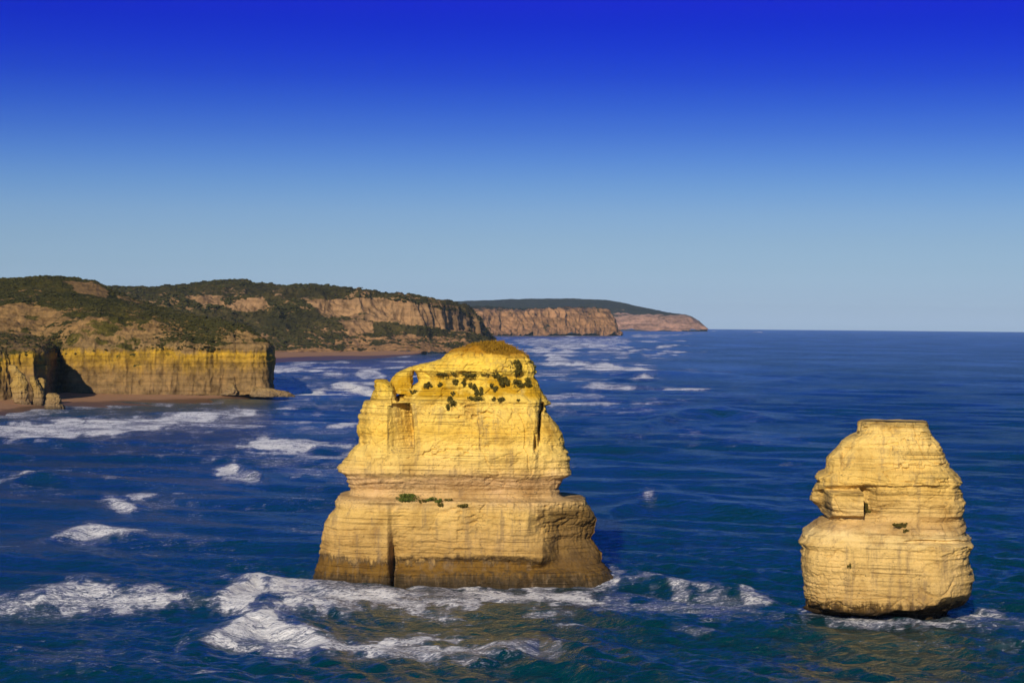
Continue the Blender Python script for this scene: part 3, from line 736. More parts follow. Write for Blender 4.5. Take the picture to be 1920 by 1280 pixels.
ROWS1 = r1([
    (50, [(0, 0), (1500, 0)]),
    (190, [(500, -1), (620, 0.4), (900, 1.0), (1000, 0.6), (1075, 0)]),
    (225, [(500, -1), (620, -0.6), (900, -0.4), (1000, -0.4), (1075, 0)]),
    (300, [(420, -2.5), (520, -0.6), (800, -0.2), (1110, 0)]),
    (340, [(262, 0), (300, 1.5), (375, 1.5), (400, -1.0), (445, -3.5), (475, -1.0), (520, 0.6), (800, 0.8), (1080, 1.0), (1108, 0.6), (1116, -1), (1145, -1)]),
    (352, [(262, 0), (300, 1.5), (375, 1.5), (390, 0.6), (462, -4.0), (474, -3.8), (486, 0.2), (800, 0.2), (1080, 0.6), (1106, 0.2), (1112, -3.6), (1120, -3.6), (1126, -1.2), (1200, -1)]),
    (400, [(245, 0), (300, 1.5), (375, 1.5), (385, 1.0), (476, -4.2), (486, -4.4), (496, 0.6), (800, 0.6), (1085, 1.2), (1102, 0.6), (1107, -3.4), (1112, -3.4), (1118, -1), (1200, -1)]),
    (480, [(245, 0), (300, 1.6), (375, 1.6), (385, 1.0), (488, -4.0), (496, -4.2), (504, 0.6), (800, 0.7), (1085, 1.2), (1096, 0.6), (1100, -3.0), (1106, -3.0), (1112, -0.8), (1210, -0.8)]),
    (560, [(245, 0), (300, 1.5), (375, 1.5), (385, 1.0), (492, -2.4), (498, -2.6), (506, 0.3), (800, 0.3), (1076, 0.8), (1081, -2.0), (1085, -2.0), (1092, -0.4), (1210, -0.4)]),
    (590, [(200, 0), (300, 1.4), (380, 1.2), (480, 0.6), (520, 0.5), (800, 1.0), (1080, 1.1), (1100, 0.3), (1240, 0)]),
    (685, [(145, 0), (300, 1.0), (400, 0.8), (515, 0.3), (530, 0.6), (800, 0.8), (1060, 0.6), (1110, -0.4), (1240, 0)]),
    (700, [(145, 0), (300, 0.6), (400, 0.3), (515, -0.1), (530, 0.2), (800, 0.3), (1060, 0.1), (1110, -0.9), (1240, 0)]),
    (770, [(145, 0), (1240, 0)]),
    (797, [(130, 0), (1320, 0)]),
    (830, [(130, 0), (380, 0.8), (420, 0.3), (800, 0.6), (1050, 0.6), (1320, -1)]),
    (950, [(80, 0), (375, 1.2), (395, 0.2), (430, -0.3), (800, 0.4), (1050, 0.8), (1080, 0.0), (1200, -3.6), (1360, -5)]),
    (1080, [(60, 0), (375, 1.9), (382, 1.5), (400, -2.4), (430, -1.2), (600, -0.3), (1000, 0.2), (1118, 1.0), (1136, 0.0), (1200, -4.0), (1390, -4.6)]),
    (1110, [(40, 0), (375, 2.0), (383, 1.6), (397, -3.0), (430, -2.0), (600, -1.3), (1000, -1.2), (1110, 0.4), (1200, -3.4), (1400, -3)]),
    (1150, [(40, 0), (375, 2.1), (386, 1.7), (397, -2.8), (430, -1.6), (600, -1.0), (1000, -1.0), (1200, -2.0), (1400, -1)]),
    (1164, [(40, 0), (375, 2.3), (388, 1.8), (399, -1.6), (430, 0.2), (1000, 0.5), (1200, 0.0), (1480, 0)]),
    (1240, [(30, 0), (375, 2.5), (390, 1.8), (402, -1.2), (430, 0.6), (1000, 1.0), (1480, 0.4)])])
RYF1 = [(y1(57), 2.2), (y1(75), 4.2), (y1(110), 5.6), (y1(190), 6.6), (y1(340), 8.6), (y1(570), 9.2), (y1(680), 9.8), (y1(750), 7.8), (y1(785), 8.4),
        (y1(800), 11.0), (y1(840), 11.4), (y1(1000), 11.6), (y1(1240), 12.0)]
D1 = 449.0
partsA, FRONT['a'] = loft_rock(L1, R1, D1, RYF1, 1.7, 330, 560, ROWS1, 3.8, 1, 0.75, 1.25,
    lump=(0.22, 4.0), blocky=0.7, grow=1.015, crumb=(y1(215), 0.6), pit_bands=[(y1(340), y1(420), 0.7), (y1(570), y1(610), 0.8), (y1(190), y1(345), 0.5), (y1(830), y1(960), 0.4)], vbreaks=[y1(350), y1(797)])
baseA = place(873, 1080, D1)[0]
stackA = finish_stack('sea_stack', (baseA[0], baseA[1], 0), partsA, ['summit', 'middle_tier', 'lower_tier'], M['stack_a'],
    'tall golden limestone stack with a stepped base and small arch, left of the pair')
# its free-standing pinnacle and the leaning rock that closes the arch
pin, _ = loft_rock(c1([(322, 233), (314, 240), (316, 280), (300, 320), (298, 352)]), c1([(370, 233), (392, 248), (412, 280), (424, 310), (424, 352)]), D1 - 2,
                   [(y1(230), 3.0), (y1(250), 5.5), (y1(352), 7.5)], 1.0, 60, 120, None, 2.6, 3, 0.8, 0.9, lump=(0.5, 3.0))
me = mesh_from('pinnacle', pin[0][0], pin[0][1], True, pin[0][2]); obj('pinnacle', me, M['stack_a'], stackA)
arc, _ = loft_rock(c1([(486, 172), (468, 181), (432, 194), (396, 224), (384, 250), (392, 275), (396, 300)]), c1([(520, 172), (522, 184), (508, 196), (502, 228), (494, 250), (496, 275), (506, 300)]), D1,
                   [(y1(175), 1.6), (y1(200), 2.6), (y1(300), 4.0)], 1.0, 60, 110, None, 2.4, 5, 0.5, 0.8, lump=(0.5, 2.5))
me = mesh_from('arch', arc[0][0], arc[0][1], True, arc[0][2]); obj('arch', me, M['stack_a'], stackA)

# dry grass on the top of it
M['dry_grass'] = leaf_material('dry_grass_blades', (0.20, 0.10, 0.008), (0.36, 0.20, 0.012))
def grass_cap():
    V, pu, pv = FRONT['a']; r = np.random.default_rng(77)
    ok = np.where(pv < y1(92) + 26 * fbm(V / 4.0, 3))[0]
    n = 5000; idx = r.choice(ok, n)
    p = V[idx] + r.normal(0, 0.15, (n, 3)); h = r.uniform(0.15, 0.55, n)
    an = r.uniform(0, 6.28, n); w = np.stack([np.cos(an), np.sin(an), 0 * an], 1) * (0.10 * r.random((n, 1)) + 0.05)
    tip = p + np.stack([r.normal(0, 0.15, n), r.normal(0, 0.15, n) - 0.1, h], 1)
    q = np.stack([p - w, p + w, tip], 1).reshape(-1, 3)
    me = mesh_from('grass_cap', q, None, False, np.arange(n * 3).reshape(-1, 3))
    o = obj('grass_cap', me, M['dry_grass'], stackA); tag(o, 'tufty ochre grass over the summit', kind='stuff')
grass_cap()

# the smaller stack
L2 = c2([(448, 84), (445, 100), (425, 155), (402, 165), (350, 195), (300, 245), (260, 295), (250, 365), (206, 384), (206, 392), (218, 410), (190, 480), (190, 520), (240, 560),
         (262, 598), (264, 612), (215, 630), (128, 692), (136, 715), (106, 733), (128, 760), (124, 870), (140, 930), (146, 1000), (150, 1104), (200, 1116), (260, 1136), (270, 1230)])
R2 = c2([(806, 96), (812, 104), (830, 140), (850, 170), (885, 230), (910, 290), (945, 345), (988, 388), (996, 412), (984, 425), (1005, 480), (1015, 550), (1000, 610), (1030, 650),
         (1035, 708), (1056, 718), (1045, 760), (1030, 790), (1040, 850), (1060, 900), (1055, 960), (1040, 1040), (1000, 1078), (940, 1100), (918, 1140), (915, 1230)])
ROWS2 = r2([
    (80, [(0, 0), (1338, 0)]),
    (290, [(250, 0), (300, 0.8), (330, 0.6), (345, -0.2), (540, 0.4), (900, 0.3)]),
    (384, [(206, 0), (500, 0.2), (545, 0.8), (830, 1.2), (995, 0.2)]),
    (432, [(190, 0), (270, 0.2), (500, -0.2), (545, 0.6), (830, 1.0), (995, 0)]),
    (444, [(190, 0), (260, -0.4), (440, -1.2), (500, -1.4), (545, 0.0), (830, 0.2), (995, 0)]),
    (460, [(190, -0.8), (262, -1.0), (272, -1.4), (448, -1.6), (460, -2.2), (505, -1.6), (540, 0.2), (1000, 0)]),
    (470, [(190, -1.0), (262, -3.0), (272, 2.6), (448, 2.6), (458, -3.4), (505, -2.2), (540, 0.2), (1000, 0)]),
    (590, [(240, -4.5), (268, -4.5), (278, 2.6), (450, 2.6), (460, -3.2), (515, -1.8), (560, 0), (1000, -0.2)]),
    (606, [(240, -1.0), (276, 1.0), (450, 1.0), (470, 0), (1000, 0)]),
    (660, [(150, 0), (500, 0.8), (700, 0.4), (780, -1.2), (1030, -1.5)]),
    (712, [(120, 0), (500, 0.6), (720, 0.4), (780, -1.0), (1030, -1.0)]),
    (728, [(105, 0), (700, 0.6), (780, 0.5), (1050, 0)]),
    (742, [(105, 0), (650, 0.2), (760, -0.8), (1040, -0.8)]),
    (762, [(105, 0), (650, 0.0), (760, 0.5), (1040, 0.2)]),
    (800, [(105, 0), (600, 0), (1040, 0)]),
    (865, [(105, 0.2), (380, 0.7), (420, 0), (1040, 0)]),
    (1040, [(105, 0), (640, 0.3), (930, 0.2), (1000, -1.0)]),
    (1088, [(140, -0.4), (240, 0.3), (500, 0.6), (780, 0.6), (850, 0.2), (900, -2.0), (1000, -4)]),
    (1112, [(140, -3), (200, -2.4), (240, 0.1), (500, 0.7), (640, 0.5), (780, 0.4), (850, -2.5), (900, -4.2), (1000, -4.2)]),
    (1128, [(140, -3.5), (250, -3.2), (330, 0.0), (500, 0.7), (600, 0.4), (660, -3.0), (740, -0.6), (800, -3.6), (900, -4.6), (1000, -4.6)]),
    (1146, [(140, -3.6), (380, -3.6), (450, -0.4), (540, -0.2), (600, -3.8), (900, -4.6), (1000, -4.6)]),
    (1160, [(140, -3.8), (900, -4.4)]), (1240, [(140, -3.4), (900, -4.0)])])
RYF2 = [(y2(84), 5.0), (y2(100), 6.2), (y2(170), 8.0), (y2(400), 10.4), (y2(560), 10.2), (y2(606), 10.0), (y2(650), 12.2), (y2(712), 14.2), (y2(735), 15), (y2(900), 15.2),
        (y2(1080), 15.2), (y2(1120), 14.2), (y2(1230), 13.0)]
D2 = 401.0
partsB, FRONT['b'] = loft_rock(L2, R2, D2, RYF2, 1.25, 280, 460, ROWS2, 4.2, 9, 0.72, 1.3,
    lump=(0.22, 4.0), blocky=0.8, crumb=(y2(120), 0.3), pit_bands=[(y2(110), y2(240), 0.35), (y2(320), y2(430), 0.6), (y2(735), y2(860), 0.5)], vbreaks=[y2(386), y2(722)])
baseB = place(1665, 1150, D2)[0]
stackB = finish_stack('sea_stack', (baseB[0], baseB[1], 0), partsB, ['crown', 'middle_tier', 'lower_tier'], M['stack_b'],
    'smaller flat-topped yellow limestone stack with undercut foot, right of the pair')

# ------------------------------------------------------------------ landforms swept along the coast
def sweep(name, cols, nsub, nu, mat, veg, noise_amp, noise_len, seed, gully=0.0, label=None, gully_keys=None, strata=0.4, bare=()):
    """cols: [u, [(v, D), ...]] with the same number of key points, foot first; veg: cover at each key point"""
    us = np.array([c[0] for c in cols], float)
    s = np.concatenate([[0], np.cumsum([max(abs(b[0] - a[0]), abs(b[1][0][1] - a[1][0][1]) * 0.06, 1.0) for a, b in zip(cols[:-1], cols[1:])])])
    K = len(cols[0][1])
    ss = np.linspace(0, s[-1], nu)
    pts = np.zeros((K, nu, 3))
    for k in range(K):
        P3 = np.stack([place(c[0] if len(c) < 3 else c[2][k], c[1][k][0], c[1][k][1])[0] for c in cols])
        for j in range(3): pts[k, :, j] = np.interp(ss, s, P3[:, j])
        if nu > 40:      # round the kinks between the surveyed columns a little
            for _ in range(2):
                q = pts[k].copy(); q[1:-1] = (pts[k, :-2] + 2 * pts[k, 1:-1] + pts[k, 2:]) / 4; pts[k] = q
    rows = []; vg = []; gl = []
    for k in range(K - 1):
        n = nsub[k]
        for i in range(n):
            t = i / n
            rows.append(pts[k] * (1 - t) + pts[k + 1] * t); vg.append(veg[k] * (1 - t) + veg[k + 1] * t)
            gl.append((gully_keys[k] * (1 - t) + gully_keys[k + 1] * t) if gully_keys else 1.0)
    rows.append(pts[-1]); vg.append(veg[-1]); gl.append(gully_keys[-1] if gully_keys else 1.0)
    G3 = np.stack(rows); nr = len(rows)
    du = np.gradient(G3, axis=1); dv = np.gradient(G3, axis=0)
    nrm = np.cross(du, dv); nrm /= np.linalg.norm(nrm, axis=2, keepdims=True) + 1e-9
    p = G3.reshape(-1, 3); nn = nrm.reshape(-1, 3)
    gv = np.repeat(np.array(gl), nu)
    d = noise_amp * (fbm(p / noise_len + seed, 5, 0.55)) + 0.45 * noise_amp * ridged(p / (noise_len * 0.35) + seed * 3, 3)
    if gully: d = d + gully * gv * ridged(p / np.array([noise_len * 1.1, noise_len * 1.1, noise_len * 6]) + seed * 7, 4, 0.6)
    lay = vnoise(np.stack([p[:, 0] / (noise_len * 6), p[:, 1] / (noise_len * 6), p[:, 2] / (noise_len * 0.14)], 1) + seed)
    d = d + strata * noise_amp * lay * gv
    V = p + nn * d[:, None]
    me = mesh_from(name, V, grid_quads(nr, nu))
    vgv = np.repeat(np.array(vg, float), nu)
    if bare:
        pu_, pv_ = project(V); wv = fbm(V / (noise_len * 1.2) + 3, 4, 0.6)
        for poly, val in bare:
            ins, dd = point_in_poly(pu_, pv_, poly)
            k = sstep(-3.0, 3.0, np.where(ins, dd, -dd) + 4.0 * wv)
            vgv = vgv * (1 - k) + val * k
    attr(me, 'veg', vgv)
    o = obj(name, me, mat); tag(o, label, kind='structure')
    return o, V, vgv, nn

# near headland: foot, cliff mid, rim, rocky slope top, scrub shoulder, crest, back
def hcol(u, foot, rim, slope, shoulder, crest, D, dr=6, ds=45, dsh=140, dc=330, uu=None):
    if u < 214:
        ds, dsh, dc = 1492 - D - dr, 1586 - D - dr, 1776 - D - dr
    k = [(foot + 6, D - 3), ((foot * 0.5 + rim * 0.5), D + dr * 0.4), (rim, D + dr), (slope, D + dr + ds), (shoulder, D + dr + dsh), (crest, D + dr + dc), (crest + 14, D + dr + dc + 260)]
    return (u, k) if uu is None else (u, k, uu)
HC = [
    hcol(-420, 782, 660, 625, 575, 540, 1230), hcol(-150, 772, 660, 625, 572, 532, 1290), hcol(-20, 763, 659, 622, 570, 525, 1315),
    hcol(15, 761, 660, 624, 568, 523, 1325), hcol(40, 760, 661, 628, 566, 521, 1328), hcol(70, 757, 663, 634, 566, 518, 1332),
    hcol(80, 752, 665, 634, 566, 517.5, 1350), hcol(86, 746, 664, 632, 566, 517, 1395), hcol(90, 741, 662, 628, 566, 517, 1440),
    hcol(104, 739, 661, 622, 566, 518, 1466), hcol(118, 738, 660, 616, 567, 519, 1466), hcol(124, 738, 660, 612, 567, 520, 1454), hcol(140, 738, 658, 606, 568, 522, 1446),
    hcol(180, 737, 654, 600, 572, 528, 1444), hcol(215, 736.5, 652.5, 602, 576, 546, 1442), hcol(260, 736, 650, 604, 580, 564, 1440), hcol(300, 736, 649, 609, 588, 578, 1440),
    hcol(345, 736, 648, 617, 596, 588, 1440, ds=40, dsh=110, dc=240), hcol(390, 736, 649, 619, 604, 597, 1440, ds=36, dsh=80, dc=170), hcol(432, 736, 649, 619, 610, 606, 1442, ds=32, dsh=55, dc=110),
    hcol(440, 736, 649, 621, 612, 608, 1446, ds=30, dsh=50, dc=100), hcol(447, 736, 649, 622, 614, 610, 1442, ds=30, dsh=50, dc=90), hcol(468, 734, 650, 628, 620, 617, 1440, ds=24, dsh=40, dc=60),
    hcol(488, 732, 651, 641, 634, 632, 1442, ds=16, dsh=26, dc=40), hcol(500, 731, 652, 647, 644, 644, 1446, ds=8, dsh=16, dc=30),
    hcol(505, 729, 653, 650, 648, 648, 1462, ds=6, dsh=12, dc=24), hcol(507, 724, 652, 650, 648, 648, 1520, ds=6, dsh=12, dc=24), hcol(506, 712, 648, 647, 645, 645, 1700, ds=6, dsh=12, dc=24)]
head, HV, HG, HN = sweep('headland', HC, [26, 26, 34, 34, 34, 10], 700, M['headland'], [0.0, 0.0, 0.36, 0.50, 0.80, 0.86, 0.95], 2.2, 15.0, 2.3, gully=4.2,
    label='nearer cliff headland with yellow face and scrub top', gully_keys=[1, 1, 1, 0.8, 0.3, 0.2, 0.2],
    bare=[([(118, 527), (170, 529), (202, 546), (196, 556), (150, 551)], 0.0), ([(-20, 576), (60, 566), (110, 580), (150, 598), (60, 614), (-20, 606)], 0.25), ([(225, 552), (268, 566), (262, 570), (222, 558)], 0.1), ([(60, 612), (200, 600), (300, 604), (300, 640), (120, 650)], 0.40)])

# scrub hill across the bay: foot, low slope, rock band foot, rock band top, brow, crest, back
def bcol(u, foot, low, rb, rt, crest, D, depth=1.0):
    return (u, [(foot + 1.5, D - 15), (foot - 3, D + 10), (low, D + 130 * depth), (rb, D + 300 * depth), (rt, D + 335 * depth), (0.45 * rt + 0.55 * crest, D + 470 * depth), (crest, D + 640 * depth), (crest + 8, D + 1300 * depth)])
def foot_v(u, D): return 640 - 41.8 + (u - 960) * 0.0083 + F * (57.5 / D + D / (2 * RE))
def toeD(u, v): return float(sea_range(u, v, 2.5)[0])
BC = []
for (u, foot, low, rb, rt, crest) in [
    (60, 668, 640, 590, 575, 540), (180, 667, 640, 590, 575, 538.5), (230, 667, 640, 590, 572, 538), (293, 666, 640, 588, 570, 540), (307, 666, 640, 588, 568, 536.5), (350, 665, 638, 586, 566, 534), (383, 664, 636, 584, 564, 532),
    (420, 663, 634, 583, 562, 528), (437, 663, 634, 583, 562, 526), (457, 662, 634, 583, 562, 526.5), (477, 662, 634, 583, 563, 532), (520, 660, 634, 584, 564, 534.5), (570, 659, 634, 586, 562, 536), (600, 659, 634, 589, 559, 537),
    (640, 660, 636, 594, 557, 540), (670, 660, 637, 598, 557, 545), (702, 660, 640, 603, 559, 553.5), (735, 660, 642, 607, 562, 558), (762, 660, 643, 610, 565, 561.5)]:
    Dh = 3120 + max(u - 300, 0) * 0.35
    BC.append(bcol(u, foot_v(u, Dh), low, rb, rt, crest, Dh))
for (u, D, low, rb, rt, crest) in [(790, 3300, 645, 613, 568, 565), (822, 3360, 646, 618, 572, 569), (846, 3430, 645, 620, 577, 574), (868, 3500, 645, 624, 584, 580), (885, 3530, 647, 630, 595, 591), (898, 3560, 649, 636, 608, 605), (910, 3600, 652, 644, 626, 624), (920, 3660, 654, 650, 642, 641)]:
    BC.append(bcol(u, foot_v(u, D), low, rb, rt, crest, D))
hill, BV, BG, BN = sweep('hill', BC, [4, 30, 34, 34, 18, 24, 6], 620, M['hill'], [0.1, 0.46, 0.74, 0.76, 0.66, 0.82, 0.95, 0.95], 6.0, 60.0, 5.7, gully=15.0,
    label='scrub covered hill with rocky cliff band', gully_keys=[0.2, 0.6, 0.9, 1.1, 1.3, 0.6, 0.2, 0.1],
    bare=[([(345, 556), (372, 551), (405, 554), (415, 570), (380, 572)], 0.0), ([(428, 574), (455, 560), (498, 557), (500, 568), (482, 585), (440, 583)], 0.0), ([(578, 562), (700, 558), (790, 570), (890, 598), (880, 624), (780, 611), (700, 603), (600, 590)], 0.20), ([(640, 600), (690, 602), (700, 622), (650, 618)], 0.1), ([(640, 636), (760, 628), (870, 628), (880, 652), (740, 660), (650, 656)], 0.36)])

# farther cliffs
def ccol(u, foot, rim, crest, D, back=1200):
    return (u, [(foot + 1.2, D - 20), (0.7 * foot + 0.3 * rim, D + 50), (0.3 * foot + 0.7 * rim, D + 110), (rim, D + 150), (crest, D + 150 + back), (crest + 4, D + 3500)])
CC = []
for (u, foot, rim, crest) in [(780, 643, 572, 568), (850, 640, 580, 572), (880, 637, 588, 574), (900, 634, 589, 575), (922, 631.5, 587, 576), (960, 630.8, 589, 578), (1000, 630.3, 588.5, 579), (1040, 630.2, 585, 578), (1062, 630.2, 583.5, 577), (1100, 630.3, 582.5, 577.5),
                              (1130, 630.4, 582, 579), (1138, 630.4, 588, 586), (1146, 630.4, 598, 597), (1151, 630.4, 606, 605), (1154, 630.4, 622, 621), (1166, 630.6, 629, 629)]:
    Dk = 7300.0 + max(u - 900, 0) * 3.0
    CC.append(ccol(u, foot_v(u, Dk), rim, crest, Dk))
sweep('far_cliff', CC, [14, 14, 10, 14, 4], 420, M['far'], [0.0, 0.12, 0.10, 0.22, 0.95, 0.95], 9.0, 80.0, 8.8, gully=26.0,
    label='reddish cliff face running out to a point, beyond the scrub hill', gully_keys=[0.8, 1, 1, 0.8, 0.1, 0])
DC = []
for (u, rim, crest) in [(740, 600, 563), (800, 600, 564.5), (860, 600, 566), (900, 600, 565), (950, 600, 562), (1010, 600, 560.5), (1072, 600, 560), (1110, 602, 561), (1133, 602, 563), (1175, 598, 569), (1200, 596, 575), (1226, 594, 581), (1260, 593.5, 587.5), (1285, 594.5, 591.5), (1297, 598, 595.5),
                        (1308, 604, 602), (1316, 610.5, 609), (1322, 616, 615), (1326, 619, 618.5)]:
    Dd = 13500.0
    foot = 640 - 41.8 + (u - 960) * 0.0083 + F * ((CAMH) / Dd + Dd / (2 * RE))
    DC.append((u, [(foot + 0.6, Dd - 40), (0.5 * foot + 0.5 * rim, Dd + 120), (rim, Dd + 230), (0.4 * rim + 0.6 * crest, Dd + 700), (crest, Dd + 1500), (crest + 3, Dd + 4500)]))
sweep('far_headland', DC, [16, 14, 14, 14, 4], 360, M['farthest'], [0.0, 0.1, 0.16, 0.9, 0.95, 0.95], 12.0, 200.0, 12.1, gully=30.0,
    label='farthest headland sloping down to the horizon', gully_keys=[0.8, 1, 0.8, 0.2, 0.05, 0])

# beaches
def beach(name, pts, label, z_top):
    """pts: (u, waterline v, upper edge v)"""
    us = np.array([p[0] for p in pts], float); n = 260
    uu = np.linspace(us[0], us[-1], n)
    vw = np.interp(uu, us, [p[1] for p in pts]); vt = np.interp(uu, us, [p[2] for p in pts])
    Dw = sea_range(uu, vw); Dt = sea_range(uu, vt, z_top)
    rows = []; ts = np.concatenate([[-0.7, -0.3], np.linspace(0, 1.0, 26), [1.3]])
    for t in ts:
        D = Dw + (Dt - Dw) * t
        az = np.arctan((uu - 960) / F)
        x, y = D * np.sin(az), D * np.cos(az)
        z = sea_z(x, y) + (z_top * t if t > 0 else 5.0 * t) + 0.35
        z = z + 0.25 * vnoise(np.stack([x / 25, y / 25, 0 * x], 1)) * (t > 0)
        rows.append(np.stack([x, y, z], 1))
    me = mesh_from(name, np.vstack(rows), grid_quads(len(rows), n))
    return tag(obj(name, me, M['sand']), label, kind='structure')
beach('beach', [(-300, 800, 768), (-40, 790, 760), (0, 779, 756), (30, 771, 754), (70, 766, 750), (110, 764, 744), (124, 763, 742), (160, 761, 739), (230, 759, 738), (300, 757, 737.5), (400, 751, 737), (470, 745, 736), (520, 741, 735), (542, 738.5, 735.5)],
      'brown sand strip under the near headland', 2.6)
beach('beach', [(420, 682, 661), (500, 680, 659.5), (560, 676, 658), (620, 674, 658), (680, 672.5, 659), (720, 670.5, 660), (760, 667, 661), (800, 664, 660)], 'pale sand strip under the scrub hill', 4.0)

# ------------------------------------------------------------------ scrub on the slopes (stuff)
def scrub(name, V, vegv, N, n, r0_, r1_, seed, label, umin, umax):
    r = np.random.default_rng(seed)
    pu, pv = project(V)
    ok = (vegv > 0.28) & (pu > umin) & (pu < umax) & (V[:, 1] > 0)
    dens = np.where(ok, sstep(0.30, 0.9, vegv + 0.9 * fbm(V / 60.0, 4)), 0)
    dens = dens * (np.abs(N[:, 2]) > 0.12)
    idx = r.choice(len(V), n, p=dens / dens.sum())
    ico_v, ico_f = [], []
    t = (1 + 5 ** 0.5) / 2
    ico_v = np.array([(-1, t, 0), (1, t, 0), (-1, -t, 0), (1, -t, 0), (0, -1, t), (0, 1, t), (0, -1, -t), (0, 1, -t), (t, 0, -1), (t, 0, 1), (-t, 0, -1), (-t, 0, 1)], float) / math.hypot(1, t)
    ico_f = np.array([(0, 11, 5), (0, 5, 1), (0, 1, 7), (0, 7, 10), (0, 10, 11), (1, 5, 9), (5, 11, 4), (11, 10, 2), (10, 7, 6), (7, 1, 8), (3, 9, 4), (3, 4, 2), (3, 2, 6), (3, 6, 8), (3, 8, 9), (4, 9, 5), (2, 4, 11), (6, 2, 10), (8, 6, 7), (9, 8, 1)])
    rad = r0_ * (r1_ / r0_) ** (r.random(n) ** 1.6)
    sc = np.stack([rad * r.uniform(0.9, 1.8, n), rad * r.uniform(0.9, 1.8, n), rad * r.uniform(0.35, 0.65, n)], 1)
    jit = r.uniform(0.6, 1.25, (n, 12, 1))
    cen = V[idx] + r.normal(0, r0_ * 0.6, (n, 3)) * np.array([1, 1, 0.1])
    vv = cen[:, None] + ico_v[None] * jit * sc[:, None]
    ff = ico_f[None] + (np.arange(n) * 12)[:, None, None]
    me = mesh_from(name, vv.reshape(-1, 3), None, False, ff.reshape(-1, 3))
    return tag(obj(name, me, M['scrub']), label, 'scrub', kind='stuff')
scrub('scrub', HV, HG, HN, 13000, 0.45, 1.7, 3, 'low dark green scrub on the nearer headland', -60, 520)
scrub('scrub', BV, BG, BN, 12000, 1.3, 4.2, 4, 'low dark green scrub on the hill across the bay', 150, 960)

# ------------------------------------------------------------------ fallen rocks at the foot of the headland
M['boulder'] = rock_material('fallen_rock', 40.0, [(0.0, (0.07, 0.05, 0.03)), (1.5, (0.13, 0.09, 0.05)), (4, (0.25, 0.165, 0.08)), (14, (0.34, 0.22, 0.06)), (30, (0.40, 0.26, 0.07)), (40, (0.38, 0.25, 0.09))])
c6 = lambda pts: [(x / 6.4, 590 + y / 6.4) for x, y in pts]
def boulder(l, r_, D, ry, label, seed, nexp=2.4, nz=80, nth=120, amp=1.6):
    lf, rt = c6(l), c6(r_)
    vt, vb = lf[0][1], lf[-1][1]
    prt, _ = loft_rock(lf, rt, D, [(vt, ry * 0.25), (vt + (vb - vt) * 0.15, ry * 0.7), (vb, ry)], 1.0, nz, nth, None, nexp, seed, amp, 1.6, lump=(1.1, 8.0))
    me = mesh_from('rock', prt[0][0], prt[0][1], True, prt[0][2])
    b = place((lf[-1][0] + rt[-1][0]) / 2, vb, D)[0]
    o = obj('rock', me, M['boulder']); tag(o, label, 'rock', 'fallen rocks below the headland'); return o
boulder([(100, 598), (98, 620), (135, 720), (140, 800), (128, 900), (160, 1000), (190, 1060), (180, 1135)], [(175, 598), (215, 640), (310, 740), (340, 800), (335, 900), (345, 1000), (375, 1070), (390, 1135)], 1296, 7, 'tall golden slab of rock leaning against the shaded cliff', 31)
boulder([(380, 735), (370, 800), (388, 900), (392, 1000), (385, 1130)], [(400, 735), (440, 790), (500, 880), (525, 960), (530, 1130)], 1300, 6, 'grey wedge of rock between the golden slab and the shore boulder', 33)
boulder([(455, 755), (445, 780), (460, 820), (500, 870), (505, 960), (500, 1100)], [(510, 755), (545, 790), (550, 840), (535, 900), (535, 960), (530, 1100)], 1306, 4, 'knobbly narrow rock perched behind the grey wedge', 35, nz=60, nth=90)
boulder([(580, 942), (556, 960), (560, 1000), (545, 1060), (540, 1140)], [(680, 942), (715, 965), (735, 1010), (730, 1060), (770, 1100), (800, 1140)], 1256, 6.5, 'squat tan boulder at the edge of the surf', 37, nz=60, nth=100)
c7 = lambda pts: [(360 + x / 4.8, 620 + y / 4.8) for x, y in pts]
def apron(l, r_, D, ry, label, seed):
    lf, rt = c7(l), c7(r_); vt, vb = lf[0][1], lf[-1][1]
    prt, _ = loft_rock(lf, rt, D, [(vt, ry * 0.2), (vb, ry)], 1.0, 40, 140, None, 2.2, seed, 1.5, 1.4, lump=(3.2, 8.0))
    me = mesh_from('rock', prt[0][0], prt[0][1], True, prt[0][2])
    return tag(obj('rock', me, M['boulder']), label, 'rock', 'fallen rocks below the headland')
apron([(560, 506), (535, 520), (522, 560), (515, 590)], [(590, 506), (690, 514), (790, 532), (870, 556), (920, 578), (930, 590)], 1428, 9, 'low rubble tongue running into the water off the headland point', 41)
apron([(368, 470), (345, 505), (300, 545), (260, 575)], [(380, 470), (392, 505), (405, 545), (420, 575)], 1437, 5, 'cone of fallen debris against the yellow cliff', 43)

